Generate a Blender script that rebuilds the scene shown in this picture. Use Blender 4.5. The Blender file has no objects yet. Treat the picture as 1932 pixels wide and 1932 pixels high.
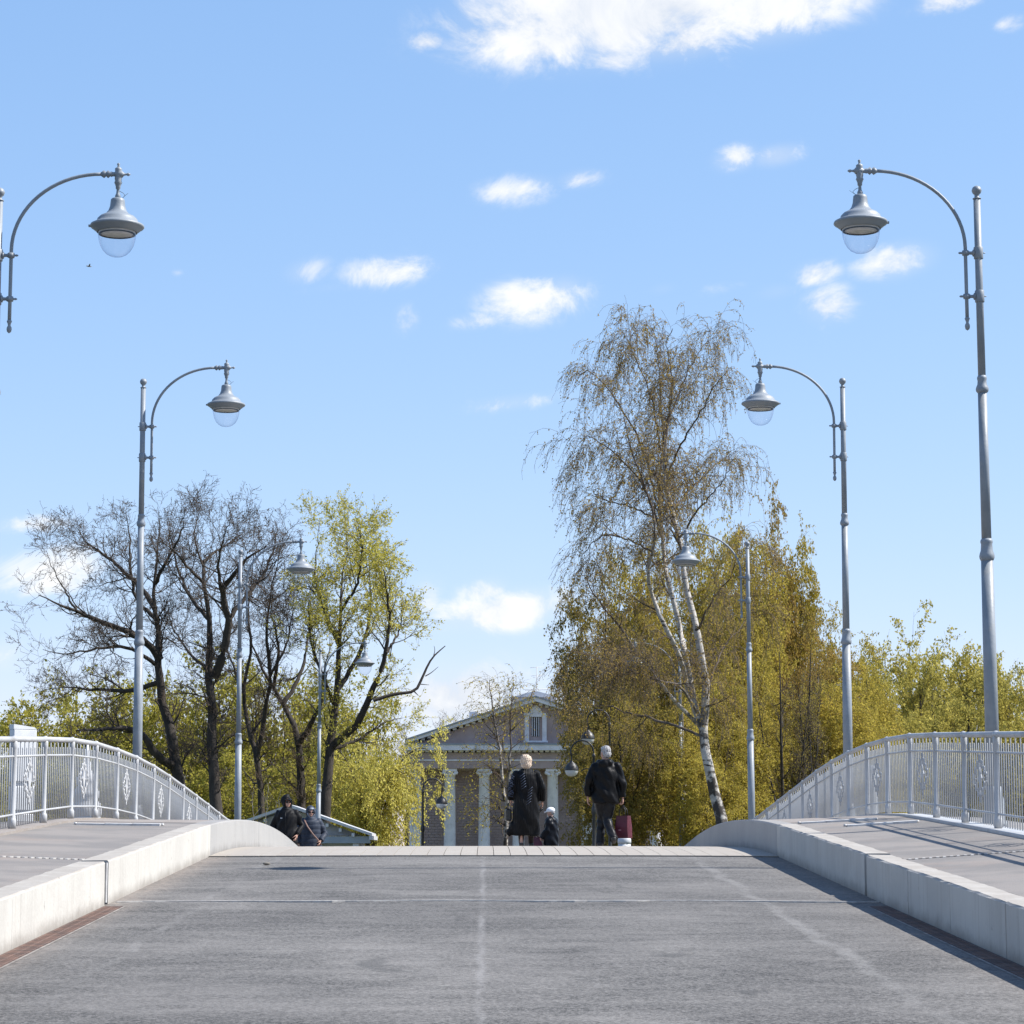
import bpy, bmesh, math, random
import numpy as np
from mathutils import Vector, Matrix

# ------------------------------------------------------------------ camera, sky, sun, exposure
SC = bpy.context.scene
COL = SC.collection
R = math.radians
random.seed(5)
rng = np.random.default_rng(11)

EYE = 1.74                         # camera height above the road it stands on
VW, FV = 1932.0, 4741.0            # photo width used for measuring, focal length in those pixels
PITCH, YAW = R(7.68), R(0.59)
cam = bpy.data.cameras.new('camera')
camo = bpy.data.objects.new('camera', cam)
COL.objects.link(camo)
camo.location = (0, 0, EYE)
camo.rotation_euler = (math.pi/2 + PITCH, 0, -YAW)
cam.sensor_width = 36
cam.lens = 36*FV/VW
cam.clip_start = .1
cam.clip_end = 6000
SC.camera = camo
CM = camo.rotation_euler.to_matrix()

def P(x, y, d):
    """point on the vertical plane d metres ahead seen in photo direction (x, y)"""
    v = CM @ Vector(((x-966)/FV, -(y-966)/FV, -1))
    t = d/v.y
    return Vector((v.x*t, d, EYE+v.z*t))

SUN_EL, SUN_AZ = R(49), R(88)      # azimuth clockwise from +Y (the way the bridge runs)
sd = Vector((math.sin(SUN_AZ)*math.cos(SUN_EL), math.cos(SUN_AZ)*math.cos(SUN_EL), math.sin(SUN_EL)))
sun = bpy.data.lights.new('sun', 'SUN')
sun.energy = 5.0
sun.angle = R(.53)
sun.color = (1, .96, .90)
suno = bpy.data.objects.new('sun', sun)
COL.objects.link(suno)
suno.rotation_euler = sd.to_track_quat('Z', 'Y').to_euler()
suno.location = (60, 40, 60)

W = bpy.data.worlds.new('World')
SC.world = W
W.use_nodes = True
wt = W.node_tree
wt.nodes.clear()
class NT:
    def __init__(s, tree): s.t = tree
    def node(s, typ, **kw):
        n = s.t.nodes.new(typ)
        for k, v in kw.items(): setattr(n, k, v)
        return n
    def put(s, sock, v):
        if hasattr(v, 'is_output'): s.t.links.new(v, sock)
        else: sock.default_value = v
    def m(s, op, a, b=None, c=None, clamp=False):
        n = s.node('ShaderNodeMath', operation=op); n.use_clamp = clamp
        s.put(n.inputs[0], a)
        if b is not None: s.put(n.inputs[1], b)
        if c is not None: s.put(n.inputs[2], c)
        return n.outputs[0]
    def vm(s, op, a, b=None):
        n = s.node('ShaderNodeVectorMath', operation=op)
        s.put(n.inputs[0], a)
        if b is not None: s.put(n.inputs[1], b)
        return n.outputs[0]
    def mix(s, f, a, b, blend='MIX'):
        n = s.node('ShaderNodeMix', data_type='RGBA', blend_type=blend)
        s.put(n.inputs[0], f)
        for i, v in ((6, a), (7, b)):
            if isinstance(v, tuple) and len(v) == 3: v = (*v, 1)
            s.put(n.inputs[i], v)
        return n.outputs[2]
    def noise(s, vec, scale, detail=4, rough=.55, dist=0, dim='3D'):
        n = s.node('ShaderNodeTexNoise', noise_dimensions=dim)
        if vec is not None: s.put(n.inputs['Vector'], vec)
        n.inputs['Scale'].default_value = scale; n.inputs['Detail'].default_value = detail
        n.inputs['Roughness'].default_value = rough; n.inputs['Distortion'].default_value = dist
        return n.outputs['Fac']
    def ss(s, v, a, b, c=0., d=1.):
        n = s.node('ShaderNodeMapRange', interpolation_type='SMOOTHSTEP')
        s.put(n.inputs[0], v)
        for i, q in enumerate((a, b, c, d)): n.inputs[i+1].default_value = q
        return n.outputs[0]

SKY_GAMMA, SKY_TINT, CLOUD, SKY_STRENGTH = (.73, .55, .40), (1.12, 1.405, 2.12), .44, .15
def build_sky():
    n = NT(wt)
    sky = n.node('ShaderNodeTexSky', sky_type='NISHITA')
    sky.sun_disc = False
    sky.sun_elevation = SUN_EL
    sky.sun_rotation = SUN_AZ
    sky.air_density = 1.0; sky.dust_density = 0.; sky.ozone_density = 6.0; sky.altitude = 0
    geo = n.node('ShaderNodeTexCoord').outputs['Generated']
    d = n.vm('NORMALIZE', geo)
    sep = n.node('ShaderNodeSeparateXYZ'); n.put(sep.inputs[0], d)
    x, y, z = sep.outputs
    az = n.m('ARCTAN2', x, y)
    el = n.m('ARCSINE', z)
    # clouds: real directions in the sky (azimuth, elevation), broken up by noise
    cl = [(1230,6,285,80,1.35),(1062,76,105,34,1.0),(1160,106,85,26,.62),(1450,6,150,58,1.2),(1290,70,130,38,.9),
          (806,77,32,18,.62),(1790,6,66,20,.5),(1905,45,34,16,.45),(975,360,70,26,.66),(1095,338,46,18,.56),
          (1390,298,42,24,.72),(1468,293,46,20,.78),(580,512,44,24,.52),(725,512,84,26,.66),(640,540,90,14,.25),(1010,566,92,36,.8),
          (1062,550,38,28,.66),(895,606,54,18,.5),(770,603,22,26,.45),(1690,492,66,30,.8),(1540,515,42,22,.66),(1565,575,48,36,.58),
          (1465,550,46,18,.34),(965,760,90,17,.46),(65,987,72,16,.66),(90,1078,94,36,.86),(955,1150,128,34,.92),
          (915,1120,46,28,.7),(872,1318,100,56,1.1),(800,1130,34,44,.5),(5,1235,34,30,.6),(335,515,14,9,.25),(1250,545,34,14,.28),(1360,545,60,12,.25)]
    wv = n.vm('MULTIPLY', d, (1.0, 1.0, 1.25))
    nz = n.noise(wv, 30, 9, .66, .5)
    nz2 = n.noise(wv, 9, 3, .5)
    M = None
    for (cx, cy, rx, ry, w) in cl:
        v = (CM @ Vector(((cx-966)/FV, -(cy-966)/FV, -1))).normalized()
        a0, e0 = math.atan2(v.x, v.y), math.asin(v.z)
        du = n.m('MULTIPLY_ADD', az, FV/rx, -a0*FV/rx)
        de = n.m('MULTIPLY_ADD', el, FV/ry, -e0*FV/ry)
        de = n.m('MULTIPLY_ADD', du, -.22*rx/ry*.5, de)      # clouds rise a little to one side
        r2 = n.m('ADD', n.m('MULTIPLY', du, du), n.m('MULTIPLY', de, de))
        g = n.m('MULTIPLY', n.m('EXPONENT', n.m('MULTIPLY', r2, -.75)), w)
        M = g if M is None else n.m('MAXIMUM', M, g)
    # elsewhere in the sky: the same kind of scattered small clouds
    away = n.ss(n.m('ABSOLUTE', az), .22, .45)
    up = n.ss(el, .34, .5)
    gen = n.ss(n.noise(n.vm('MULTIPLY', d, (1, 1, 2.2)), 5.5, 2, .5), .56, .78, 0, .9)
    M = n.m('MAXIMUM', M, n.m('MULTIPLY', gen, n.m('MAXIMUM', away, up)))
    den = n.m('ADD', M, n.m('MULTIPLY', n.m('ADD', nz, -.5), 2.7))
    den = n.m('MULTIPLY', n.ss(den, .10, .98), n.ss(M, .05, .42))
    soft = n.m('MULTIPLY', n.ss(M, .10, .9), .34)
    den = n.m('MAXIMUM', den, soft)
    sp = n.node('ShaderNodeSeparateColor'); n.put(sp.inputs[0], sky.outputs[0])     # thin bright spring haze evens the sky out
    cb = n.node('ShaderNodeCombineColor')
    for i in range(3): n.put(cb.inputs[i], n.m('POWER', sp.outputs[i], SKY_GAMMA[i]))
    tint = n.vm('MULTIPLY', cb.outputs[0], SKY_TINT)
    tint = n.mix(n.ss(el, .34, .95), tint, n.vm('MULTIPLY', sky.outputs[0], (.95, .95, .95)))   # the haze lies low, the zenith is the clear sky
    ccol = n.mix(n.ss(n.m('ADD', n.m('MULTIPLY', nz2, .5), n.m('MULTIPLY', nz, .5)), .38, .58), (7.4, 7.9, 8.7), (9.9, 9.9, 9.9))
    ccol = n.vm('MULTIPLY', ccol, (CLOUD, CLOUD, CLOUD))
    colr = n.mix(n.m('MULTIPLY', den, .93), tint, ccol)
    bg = n.node('ShaderNodeBackground')
    n.put(bg.inputs[0], colr)
    bg.inputs[1].default_value = SKY_STRENGTH
    out = n.node('ShaderNodeOutputWorld')
    wt.links.new(bg.outputs[0], out.inputs[0])

build_sky()
SC.view_settings.view_transform = 'Standard'
SC.view_settings.look = 'None'
SC.view_settings.exposure = .7
SC.view_settings.gamma = 1
SC.view_settings.use_curve_mapping = False
SC.render.engine = 'CYCLES'
SC.cycles.max_bounces = 8
SC.cycles.transparent_max_bounces = 16

# ------------------------------------------------------------------ helpers: materials
def pm(name, c1, c2=None, scale=3., rough=.7, bump=0., bscale=40., metal=0., stretch=(1, 1, 1), lo=.38, hi=.62, c3=None, s3=1., detail=5, spec=.5, bdetail=3):
    """procedural material: two tones mixed by noise, an optional third for stains, fine relief"""
    m = bpy.data.materials.new(name); m.use_nodes = True
    t = m.node_tree; n = NT(t)
    b = t.nodes['Principled BSDF']
    co = n.node('ShaderNodeTexCoord').outputs['Object']
    vec = n.vm('MULTIPLY', co, stretch)
    c2 = c2 or tuple(q*.8 for q in c1)
    col = n.mix(n.ss(n.noise(vec, scale, detail), lo, hi), c1, c2)
    if c3: col = n.mix(n.m('MULTIPLY', n.ss(n.noise(vec, s3, 6, .65), .52, .72), .8), col, c3)
    n.put(b.inputs['Base Color'], col)
    b.inputs['Roughness'].default_value = rough
    b.inputs['Metallic'].default_value = metal
    b.inputs['Specular IOR Level'].default_value = spec
    if bump:
        bn = n.node('ShaderNodeBump'); bn.inputs['Strength'].default_value = bump; bn.inputs['Distance'].default_value = .02
        n.put(bn.inputs['Height'], n.noise(co, bscale, bdetail))
        n.put(b.inputs['Normal'], bn.outputs[0])
    return m

def leaf_mat(name, c1, c2, c3, trans=.35):
    m = bpy.data.materials.new(name); m.use_nodes = True
    t = m.node_tree; n = NT(t); t.nodes.clear()
    at = n.node('ShaderNodeAttribute'); at.attribute_name = 'rnd'
    f = at.outputs['Fac']
    col = n.mix(n.ss(f, .0, .6), c1, c2)
    col = n.mix(n.ss(f, .6, 1.), col, c3)
    co = n.node('ShaderNodeTexCoord').outputs['Object']
    col = n.mix(n.ss(n.noise(co, .7, 3), .35, .65, 0, .55), col, c2)
    d = n.node('ShaderNodeBsdfDiffuse'); n.put(d.inputs[0], col)
    tr = n.node('ShaderNodeBsdfTranslucent'); n.put(tr.inputs[0], col)
    mx = n.node('ShaderNodeMixShader'); mx.inputs[0].default_value = trans
    t.links.new(d.outputs[0], mx.inputs[1]); t.links.new(tr.outputs[0], mx.inputs[2])
    o = n.node('ShaderNodeOutputMaterial'); t.links.new(mx.outputs[0], o.inputs[0])
    return m

# ------------------------------------------------------------------ helpers: meshes and objects
def link(o, parent=None):
    COL.objects.link(o)
    if parent is not None: o.parent = parent
    return o
def tag(o, label=None, cat=None, group=None, kind=None):
    if label: o['label'] = label
    if cat: o['category'] = cat
    if group: o['group'] = group
    if kind: o['kind'] = kind
    return o
def empty(name, loc=(0, 0, 0), rz=0.):
    o = bpy.data.objects.new(name, None)
    o.empty_display_size = .3
    o.location = loc; o.rotation_euler = (0, 0, rz)
    return link(o)
def mesh_obj(name, me, parent=None, loc=None, rz=None):
    o = bpy.data.objects.new(name, me)
    if loc is not None: o.location = loc
    if rz is not None: o.rotation_euler = (0, 0, rz)
    return link(o, parent)
def smooth(me, on=True):
    me.polygons.foreach_set('use_smooth', [on]*len(me.polygons)); return me

class MB:
    """collects shapes for ONE mesh"""
    def __init__(s): s.v = []; s.f = []; s.mi = []; s.sm = []; s.cur = 0
    def add(s, v, f, sm=False):
        b = len(s.v); s.v += [tuple(q) for q in v]
        for q in f: s.f.append(tuple(i+b for i in q)); s.mi.append(s.cur); s.sm.append(sm)
        return s
    def box(s, x0, x1, y0, y1, z0, z1):
        return s.add([(x0,y0,z0),(x1,y0,z0),(x1,y1,z0),(x0,y1,z0),(x0,y0,z1),(x1,y0,z1),(x1,y1,z1),(x0,y1,z1)],
                     [(0,3,2,1),(4,5,6,7),(0,1,5,4),(1,2,6,5),(2,3,7,6),(3,0,4,7)])
    def bbox(s, x0, x1, y0, y1, z0, z1, c=.01):
        """box with chamfered vertical and top edges"""
        bm = bmesh.new()
        r = bmesh.ops.create_cube(bm, size=1)
        for v in bm.verts: v.co = Vector(((x0+x1)/2+v.co.x*(x1-x0), (y0+y1)/2+v.co.y*(y1-y0), (z0+z1)/2+v.co.z*(z1-z0)))
        bmesh.ops.bevel(bm, geom=bm.edges[:], offset=c, segments=1, affect='EDGES', profile=.5)
        bm.verts.index_update()
        s.add([v.co[:] for v in bm.verts], [[v.index for v in f.verts] for f in bm.faces]); bm.free()
        return s
    def lathe(s, prof, n=16, axis='z', o=(0, 0, 0), cap=True, sm=True):
        vs = []; fs = []
        for (r, h) in prof:
            for k in range(n):
                a = 2*math.pi*k/n; c, d = r*math.cos(a), r*math.sin(a)
                p = (c, d, h) if axis == 'z' else ((h, c, d) if axis == 'x' else (d, h, c))
                vs.append((p[0]+o[0], p[1]+o[1], p[2]+o[2]))
        m = len(prof)
        for i in range(m-1):
            for k in range(n):
                k2 = (k+1) % n
                fs.append((i*n+k, i*n+k2, (i+1)*n+k2, (i+1)*n+k))
        if cap:
            if prof[0][0] > 1e-4: fs.append(tuple(range(n-1, -1, -1)))
            if prof[-1][0] > 1e-4: fs.append(tuple((m-1)*n+k for k in range(n)))
        return s.add(vs, fs, sm)
    def tube(s, pts, rad, n=10, cap=True, sq=None, up=None, sm=True):
        """swept ring; sq=(a,b) squashes the ring along its own two axes"""
        pts = [Vector(p) for p in pts]; m = len(pts)
        if not hasattr(rad, '__len__'): rad = [rad]*m
        vs = []; fs = []; pu = Vector(up) if up else None
        for i, p in enumerate(pts):
            t = (pts[min(i+1, m-1)]-pts[max(i-1, 0)])
            t = t.normalized() if t.length > 1e-9 else Vector((0, 0, 1))
            if pu is None: pu = Vector((1, 0, 0)) if abs(t.x) < .8 else Vector((0, 1, 0))
            u = (pu-t*pu.dot(t)).normalized(); w = t.cross(u); 
            if up is None: pu = u
            r = rad[i]
            ra, rb = (r if not hasattr(r, '__len__') else r[0]), (r if not hasattr(r, '__len__') else r[1])
            if sq: ra, rb = ra*sq[0], rb*sq[1]
            for k in range(n):
                a = 2*math.pi*k/n
                vs.append(p+u*(ra*math.cos(a))+w*(rb*math.sin(a)))
        for i in range(m-1):
            for k in range(n):
                k2 = (k+1) % n
                fs.append((i*n+k, i*n+k2, (i+1)*n+k2, (i+1)*n+k))
        if cap:
            fs.append(tuple(range(n-1, -1, -1))); fs.append(tuple((m-1)*n+k for k in range(n)))
        return s.add(vs, fs, sm)
    def ball(s, c, r, n=12, m=8, sm=True):
        rx, ry, rz = (r, r, r) if not hasattr(r, '__len__') else r
        vs = [(c[0], c[1], c[2]-rz)]; fs = []
        for i in range(1, m):
            a = math.pi*i/m
            for k in range(n):
                b = 2*math.pi*k/n
                vs.append((c[0]+rx*math.sin(a)*math.cos(b), c[1]+ry*math.sin(a)*math.sin(b), c[2]-rz*math.cos(a)))
        vs.append((c[0], c[1], c[2]+rz)); L = len(vs)-1
        for k in range(n): fs.append((0, 1+(k+1) % n, 1+k)); fs.append((L, L-n+k, L-n+(k+1) % n))
        for i in range(m-2):
            for k in range(n):
                a = 1+i*n+k; b = 1+i*n+(k+1) % n
                fs.append((a, b, b+n, a+n))
        return s.add(vs, fs, sm)
    def prism(s, poly, y0, y1):
        """outline in (x, z) pushed through y"""
        n = len(poly)
        vs = [(x, y0, z) for x, z in poly]+[(x, y1, z) for x, z in poly]
        fs = [tuple(range(n)), tuple(range(2*n-1, n-1, -1))]+[(i, i+n, (i+1) % n+n, (i+1) % n) for i in range(n)]
        return s.add(vs, fs)
    def mesh(s, name, mats):
        me = bpy.data.meshes.new(name)
        me.from_pydata(s.v, [], s.f)
        for m in (mats if isinstance(mats, (list, tuple)) else [mats]): me.materials.append(m)
        me.polygons.foreach_set('material_index', s.mi)
        me.polygons.foreach_set('use_smooth', s.sm)
        me.update()
        return me
    def build(s, name, mats, parent=None, loc=None, rz=None):
        return mesh_obj(name, s.mesh(name, mats), parent, loc, rz)

def np_mesh(name, verts, quads, mats, mat_idx=None, sm=None, rnd=None):
    me = bpy.data.meshes.new(name)
    nv, nf = len(verts), len(quads); k = quads.shape[1]
    me.vertices.add(nv); me.vertices.foreach_set('co', verts.astype(np.float32).ravel())
    me.loops.add(nf*k); me.loops.foreach_set('vertex_index', quads.astype(np.int32).ravel())
    me.polygons.add(nf)
    me.polygons.foreach_set('loop_start', np.arange(0, nf*k, k, dtype=np.int32))
    me.polygons.foreach_set('loop_total', np.full(nf, k, dtype=np.int32))
    for m in mats: me.materials.append(m)
    if mat_idx is not None: me.polygons.foreach_set('material_index', mat_idx.astype(np.int32))
    if sm is not None: me.polygons.foreach_set('use_smooth', sm.astype(bool))
    me.update(calc_edges=True)
    if rnd is not None:
        a = me.attributes.new('rnd', 'FLOAT', 'FACE'); a.data.foreach_set('value', rnd.astype(np.float32))
    return me

def copy_tree(o, parent=None):
    c = o.copy(); COL.objects.link(c); c.parent = parent
    for ch in o.children: copy_tree(ch, c)
    return c
# ------------------------------------------------------------------ shape of the place (heights relative to the eye, then lifted)
def road_z(d):
    if d < 33: z = -.108-.049*(33-d)
    elif d < 48: z = .051-.00377*(d-39.5)**2
    elif d < 58: z = .051-.00377*8.5**2-.064*(d-48)
    elif d < 72:
        z = .051-.00377*8.5**2-.64-.064*(d-58)+.064*(d-58)**2/28
    else: z = .051-.00377*8.5**2-.64-.064*7
    return z+EYE
KERB_H = .425
def kerb_z(d): return road_z(d)+KERB_H
_sy = [-20, 0, 10, 19, 25, 29.3, 31.3, 33.3, 35.3, 37.3, 39.3, 41.3, 43.3, 45.3, 47.3, 50, 55.3, 60, 66, 74, 200]
_sz = [-2.2, -1.18, -.68, -.235, .045, .24, .328, .416, .493, .530, .525, .484, .406, .30, .165, -.02, -.383, -.66, -.92, -.95, -.95]
def left_drop(d): return float(np.interp(d, [26, 40, 46, 52], [.06, .065, .015, -.03]))
def rail_z(d): return float(np.interp(d, _sy, _sz))+EYE
GROUND = -1.42+EYE
KL, KR = -3.67, 3.88           # inner faces of the kerb walls
KT = .27                       # kerb wall thickness
RL, RR = -5.77, 5.94           # railing lines
EL_, ER_ = -6.80, 6.95         # deck edges
Y0, Y1 = -14., 66.

# materials of the setting
def asphalt_mat():
    m = bpy.data.materials.new('worn asphalt'); m.use_nodes = True
    t = m.node_tree; n = NT(t); b = t.nodes['Principled BSDF']
    co = n.node('ShaderNodeTexCoord').outputs['Object']
    st = n.noise(n.vm('MULTIPLY', co, (.34, .62, 1)), 1.0, 7, .66, .5)          # long cross-wise wear bands
    st2 = n.noise(n.vm('MULTIPLY', co, (.8, 1.3, 1)), 2.3, 6, .65, .6)
    fine = n.m('ADD', n.m('MULTIPLY', n.noise(co, 30, 3, .8), .6), n.m('MULTIPLY', n.noise(co, 75, 3, .8), .4))
    mid = n.noise(co, 14, 4, .6)
    wear = n.m('ADD', n.m('MULTIPLY', n.ss(st, .36, .66), .6), n.m('MULTIPLY', n.ss(st2, .34, .66), .4))
    light = n.mix(n.ss(fine, .34, .62), (.110, .103, .094), (.228, .215, .200))
    dark = n.mix(n.ss(fine, .42, .62), (.031, .0295, .0275), (.185, .175, .163))
    col = n.mix(n.m('ADD', wear, n.m('MULTIPLY', n.m('ADD', mid, -.5), .5), clamp=True), dark, light)
    big = n.noise(n.vm('MULTIPLY', co, (.5, .16, 1)), 1., 4, .55)           # lanes, repairs and spills at a larger scale
    col = n.mix(n.ss(big, .40, .62, 0, .35), col, n.vm('MULTIPLY', col, (.62, .62, .63)))
    spill = n.ss(n.noise(n.vm('MULTIPLY', co, (1, .6, 1)), .9, 5, .6, .8), .64, .72, 0, .5)
    col = n.mix(spill, col, (.05, .049, .047))
    # pale bitumen seam along the middle, dust along the edges
    sep = n.node('ShaderNodeSeparateXYZ'); n.put(sep.inputs[0], co)
    x = n.m('ADD', sep.outputs[0], n.m('MULTIPLY', n.m('ADD', n.noise(n.vm('MULTIPLY', co, (0, 1, 0)), 1.3, 5, .7), -.5), .16))
    seam = n.ss(n.m('ABSOLUTE', n.m('ADD', x, .035)), .0, .05, 1, 0)
    seam = n.m('MULTIPLY', seam, n.ss(n.noise(n.vm('MULTIPLY', co, (6, 1, 0)), .35, 6, .75), .36, .66, .12, 1))
    col = n.mix(n.m('MULTIPLY', seam, .5), col, (.28, .27, .26))
    x2 = n.m('ADD', sep.outputs[0], n.m('MULTIPLY', n.m('ADD', n.noise(n.vm('MULTIPLY', co, (0, 1, 0)), .6, 4, .65), -.5), .5))
    edge = n.m('MAXIMUM', n.ss(x2, KL+.05, KL+.5, 1, 0), n.ss(x2, KR-.5, KR-.05))
    col = n.mix(n.m('MULTIPLY', edge, n.ss(mid, .35, .7, .15, .75)), col, (.25, .21, .18))
    s2 = n.ss(n.m('ABSOLUTE', n.m('ADD', x2, -2.72)), .02, .10, 1, 0)
    s2 = n.m('MULTIPLY', s2, n.ss(n.noise(n.vm('MULTIPLY', co, (1, .3, 1)), 2.2, 6, .75), .36, .66, .1, .9))
    s3 = n.ss(n.m('ABSOLUTE', n.m('ADD', x2, 2.75)), .015, .07, 1, 0)
    s3 = n.m('MULTIPLY', s3, n.ss(n.noise(n.vm('MULTIPLY', co, (1, .3, 1)), 1.8, 6, .75), .40, .68, .05, .7))
    col = n.mix(n.m('MULTIPLY', n.m('MAXIMUM', s2, s3), .55), col, (.26, .25, .235))
    n.put(b.inputs['Base Color'], col)
    b.inputs['Roughness'].default_value = .85
    b.inputs['Specular IOR Level'].default_value = .3
    bn = n.node('ShaderNodeBump'); bn.inputs['Strength'].default_value = .55; bn.inputs['Distance'].default_value = .012
    n.put(bn.inputs['Height'], n.m('ADD', fine, n.m('MULTIPLY', mid, .4)))
    n.put(b.inputs['Normal'], bn.outputs[0])
    return m
def concrete_mat(name, c1, c2, stain, runs=.5):
    m = bpy.data.materials.new(name); m.use_nodes = True
    t = m.node_tree; n = NT(t); b = t.nodes['Principled BSDF']
    co = n.node('ShaderNodeTexCoord').outputs['Object']
    col = n.mix(n.ss(n.noise(co, 1.1, 6, .6), .35, .65), c1, c2)
    run = n.ss(n.noise(n.vm('MULTIPLY', co, (3, 5, .35)), 1.6, 5, .65), .52, .72)
    col = n.mix(n.m('MULTIPLY', run, runs), col, stain)
    at = n.node('ShaderNodeAttribute'); at.attribute_name = 'drop'              # distance below the top edge of the wall
    topd = n.m('MULTIPLY', n.ss(at.outputs['Fac'], .004, .022, 1, 0), n.ss(n.noise(co, 3.5, 5, .7), .3, .6, .45, .8))
    col = n.mix(topd, col, tuple(q*.80 for q in stain))
    splash = n.m('MULTIPLY', n.ss(n.m('ADD', at.outputs['Fac'], n.m('MULTIPLY', n.noise(co, 2.6, 5, .7), .22)), .40, .56), .75)
    col = n.mix(splash, col, tuple(q*.62 for q in stain))
    drip = n.m('MULTIPLY', n.ss(n.noise(n.vm('MULTIPLY', co, (2, 9, .25)), 1.3, 4, .6), .57, .7), n.ss(at.outputs['Fac'], .0, .03))
    col = n.mix(n.m('MULTIPLY', drip, runs*.8), col, tuple(q*.72 for q in stain))
    spots = n.ss(n.noise(co, 6.5, 5, .7), .64, .72)
    col = n.mix(n.m('MULTIPLY', spots, .5), col, tuple(q*.55 for q in stain))
    n.put(b.inputs['Base Color'], col)
    b.inputs['Roughness'].default_value = .8
    b.inputs['Specular IOR Level'].default_value = .3
    bn = n.node('ShaderNodeBump'); bn.inputs['Strength'].default_value = .35; bn.inputs['Distance'].default_value = .015
    n.put(bn.inputs['Height'], n.noise(co, 22, 5, .65)); n.put(b.inputs['Normal'], bn.outputs[0])
    return m
M_ASPH = asphalt_mat()
M_KERB = concrete_mat('kerb concrete', (.52, .50, .455), (.465, .445, .405), (.365, .325, .28), .36)
M_KERBP = concrete_mat('pale kerb panel', (.350, .343, .330), (.323, .317, .307), (.304, .287, .269), .3)
M_WALK = pm('pavement coating', (.228, .205, .184), (.176, .162, .149), 1.1, .85, .35, 60, c3=(.235, .19, .16), s3=.7)
M_WALKP = concrete_mat('pale pavement slab', (.375, .352, .325), (.33, .312, .292), (.285, .24, .205), .4)
M_PLANK = [concrete_mat('deck strip %d' % i, c, tuple(q*.9 for q in c), (.40, .35, .30), .3)
           for i, c in enumerate([(.385, .366, .318), (.36, .338, .292), (.405, .386, .338), (.37, .352, .312)])]
M_DECK = concrete_mat('bridge concrete', (.42, .41, .40), (.36, .35, .34), (.28, .25, .22), .5)
M_RUST = pm('rusty grating', (.15, .088, .066), (.09, .06, .05), 7, .9, .5, 50, c3=(.20, .145, .115), s3=2.5)
M_STEEL = pm('bare joint steel', (.58, .57, .55), (.46, .45, .44), 12, .55, .1, 60)
M_DARK = pm('joint rubber', (.012, .012, .012), (.02, .018, .017), 8, .9, spec=.1)
M_KERBD = pm('dusty gutter edge', (.26, .235, .21), (.15, .135, .12), 5, .9, stretch=(1, 2, 1))
M_LINE = pm('pale sealing strip', (.476, .454, .420), (.357, .337, .317), 6, .8, stretch=(3, 1, 1))
M_RAIL = pm('grey white rail paint', (.44, .445, .45), (.39, .395, .40), 2.5, .5, .08, 30, c3=(.33, .32, .30), s3=4)
M_LAMP = pm('blue grey lamp paint', (.245, .272, .30), (.205, .23, .255), 3, .5, .1, 22, c3=(.28, .285, .28), s3=5)
M_GRASS = pm('bank grass', (.09, .11, .03), (.06, .075, .025), .6, .95, .4, 20, c3=(.14, .12, .06), s3=.3)
M_WATER = pm('river water', (.02, .03, .035), (.025, .035, .04), .3, .08, .3, 3)

def strip(name, mat, x0, x1, ys, za, zb=None, nx=1, parent=None, thick=0, crown=0.):
    """sheet swept along the bridge; za, zb give its height at x0 and x1"""
    zb = zb or za
    v = []; f = []
    for y in ys:
        for i in range(nx+1):
            t = i/nx
            v.append((x0+(x1-x0)*t, y, za(y)*(1-t)+zb(y)*t+crown*4*t*(1-t)))
    for j in range(len(ys)-1):
        for i in range(nx):
            a = j*(nx+1)+i
            f.append((a, a+1, a+nx+2, a+nx+1))
    mb = MB().add(v, f)
    if thick:
        n = len(v); k = nx+1; m = len(ys)
        vb = [(p[0], p[1], p[2]-thick) for p in v]
        fs = [(a+n, d+n, c+n, b+n) for (a, b, c, d) in f]
        for j in range(m-1):
            fs.append((j*k, (j+1)*k, (j+1)*k+n, j*k+n)); fs.append((j*k+nx, j*k+nx+n, (j+1)*k+nx+n, (j+1)*k+nx))
        for i in range(nx):
            fs.append((i, i+n, i+1+n, i+1)); e = (m-1)*k+i; fs.append((e, e+1, e+1+n, e+n))
        mb.v += vb
        for q in fs: mb.f.append(q); mb.mi.append(0); mb.sm.append(False)
    mb.sm = [False]*len(mb.f)
    return mb.build(name, mat, parent)
def ys(a, b, s): return [float(q) for q in np.linspace(a, b, max(2, int(round((b-a)/s))+1))]

# ground with the river bed cut across it, water
gy = [-900, -60, -8, -3, 4, 30, 58, 61, 64.5, 66, 90, 140, 300, 2500]
gz = [-1.9, -1.9, -1.9, -4.2, -6, -6.5, -6, -4.4, -1.6, -1.42, -1.42, -1.42, -1.4, -1.4]
gx = [-2500, -300, -80, -30, -10, 0, 10, 30, 80, 300, 2500]
mb = MB()
mb.add([(x, y, z+EYE) for y, z in zip(gy, gz) for x in gx],
       [(j*len(gx)+i, j*len(gx)+i+1, (j+1)*len(gx)+i+1, (j+1)*len(gx)+i) for j in range(len(gy)-1) for i in range(len(gx)-1)])
tag(mb.build('ground', M_GRASS), kind='structure')
tag(MB().add([(-2500, -5, -4.1+EYE), (2500, -5, -4.1+EYE), (2500, 62, -4.1+EYE), (-2500, 62, -4.1+EYE)], [(0, 1, 2, 3)]).build('river_water', M_WATER), kind='structure')

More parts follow.
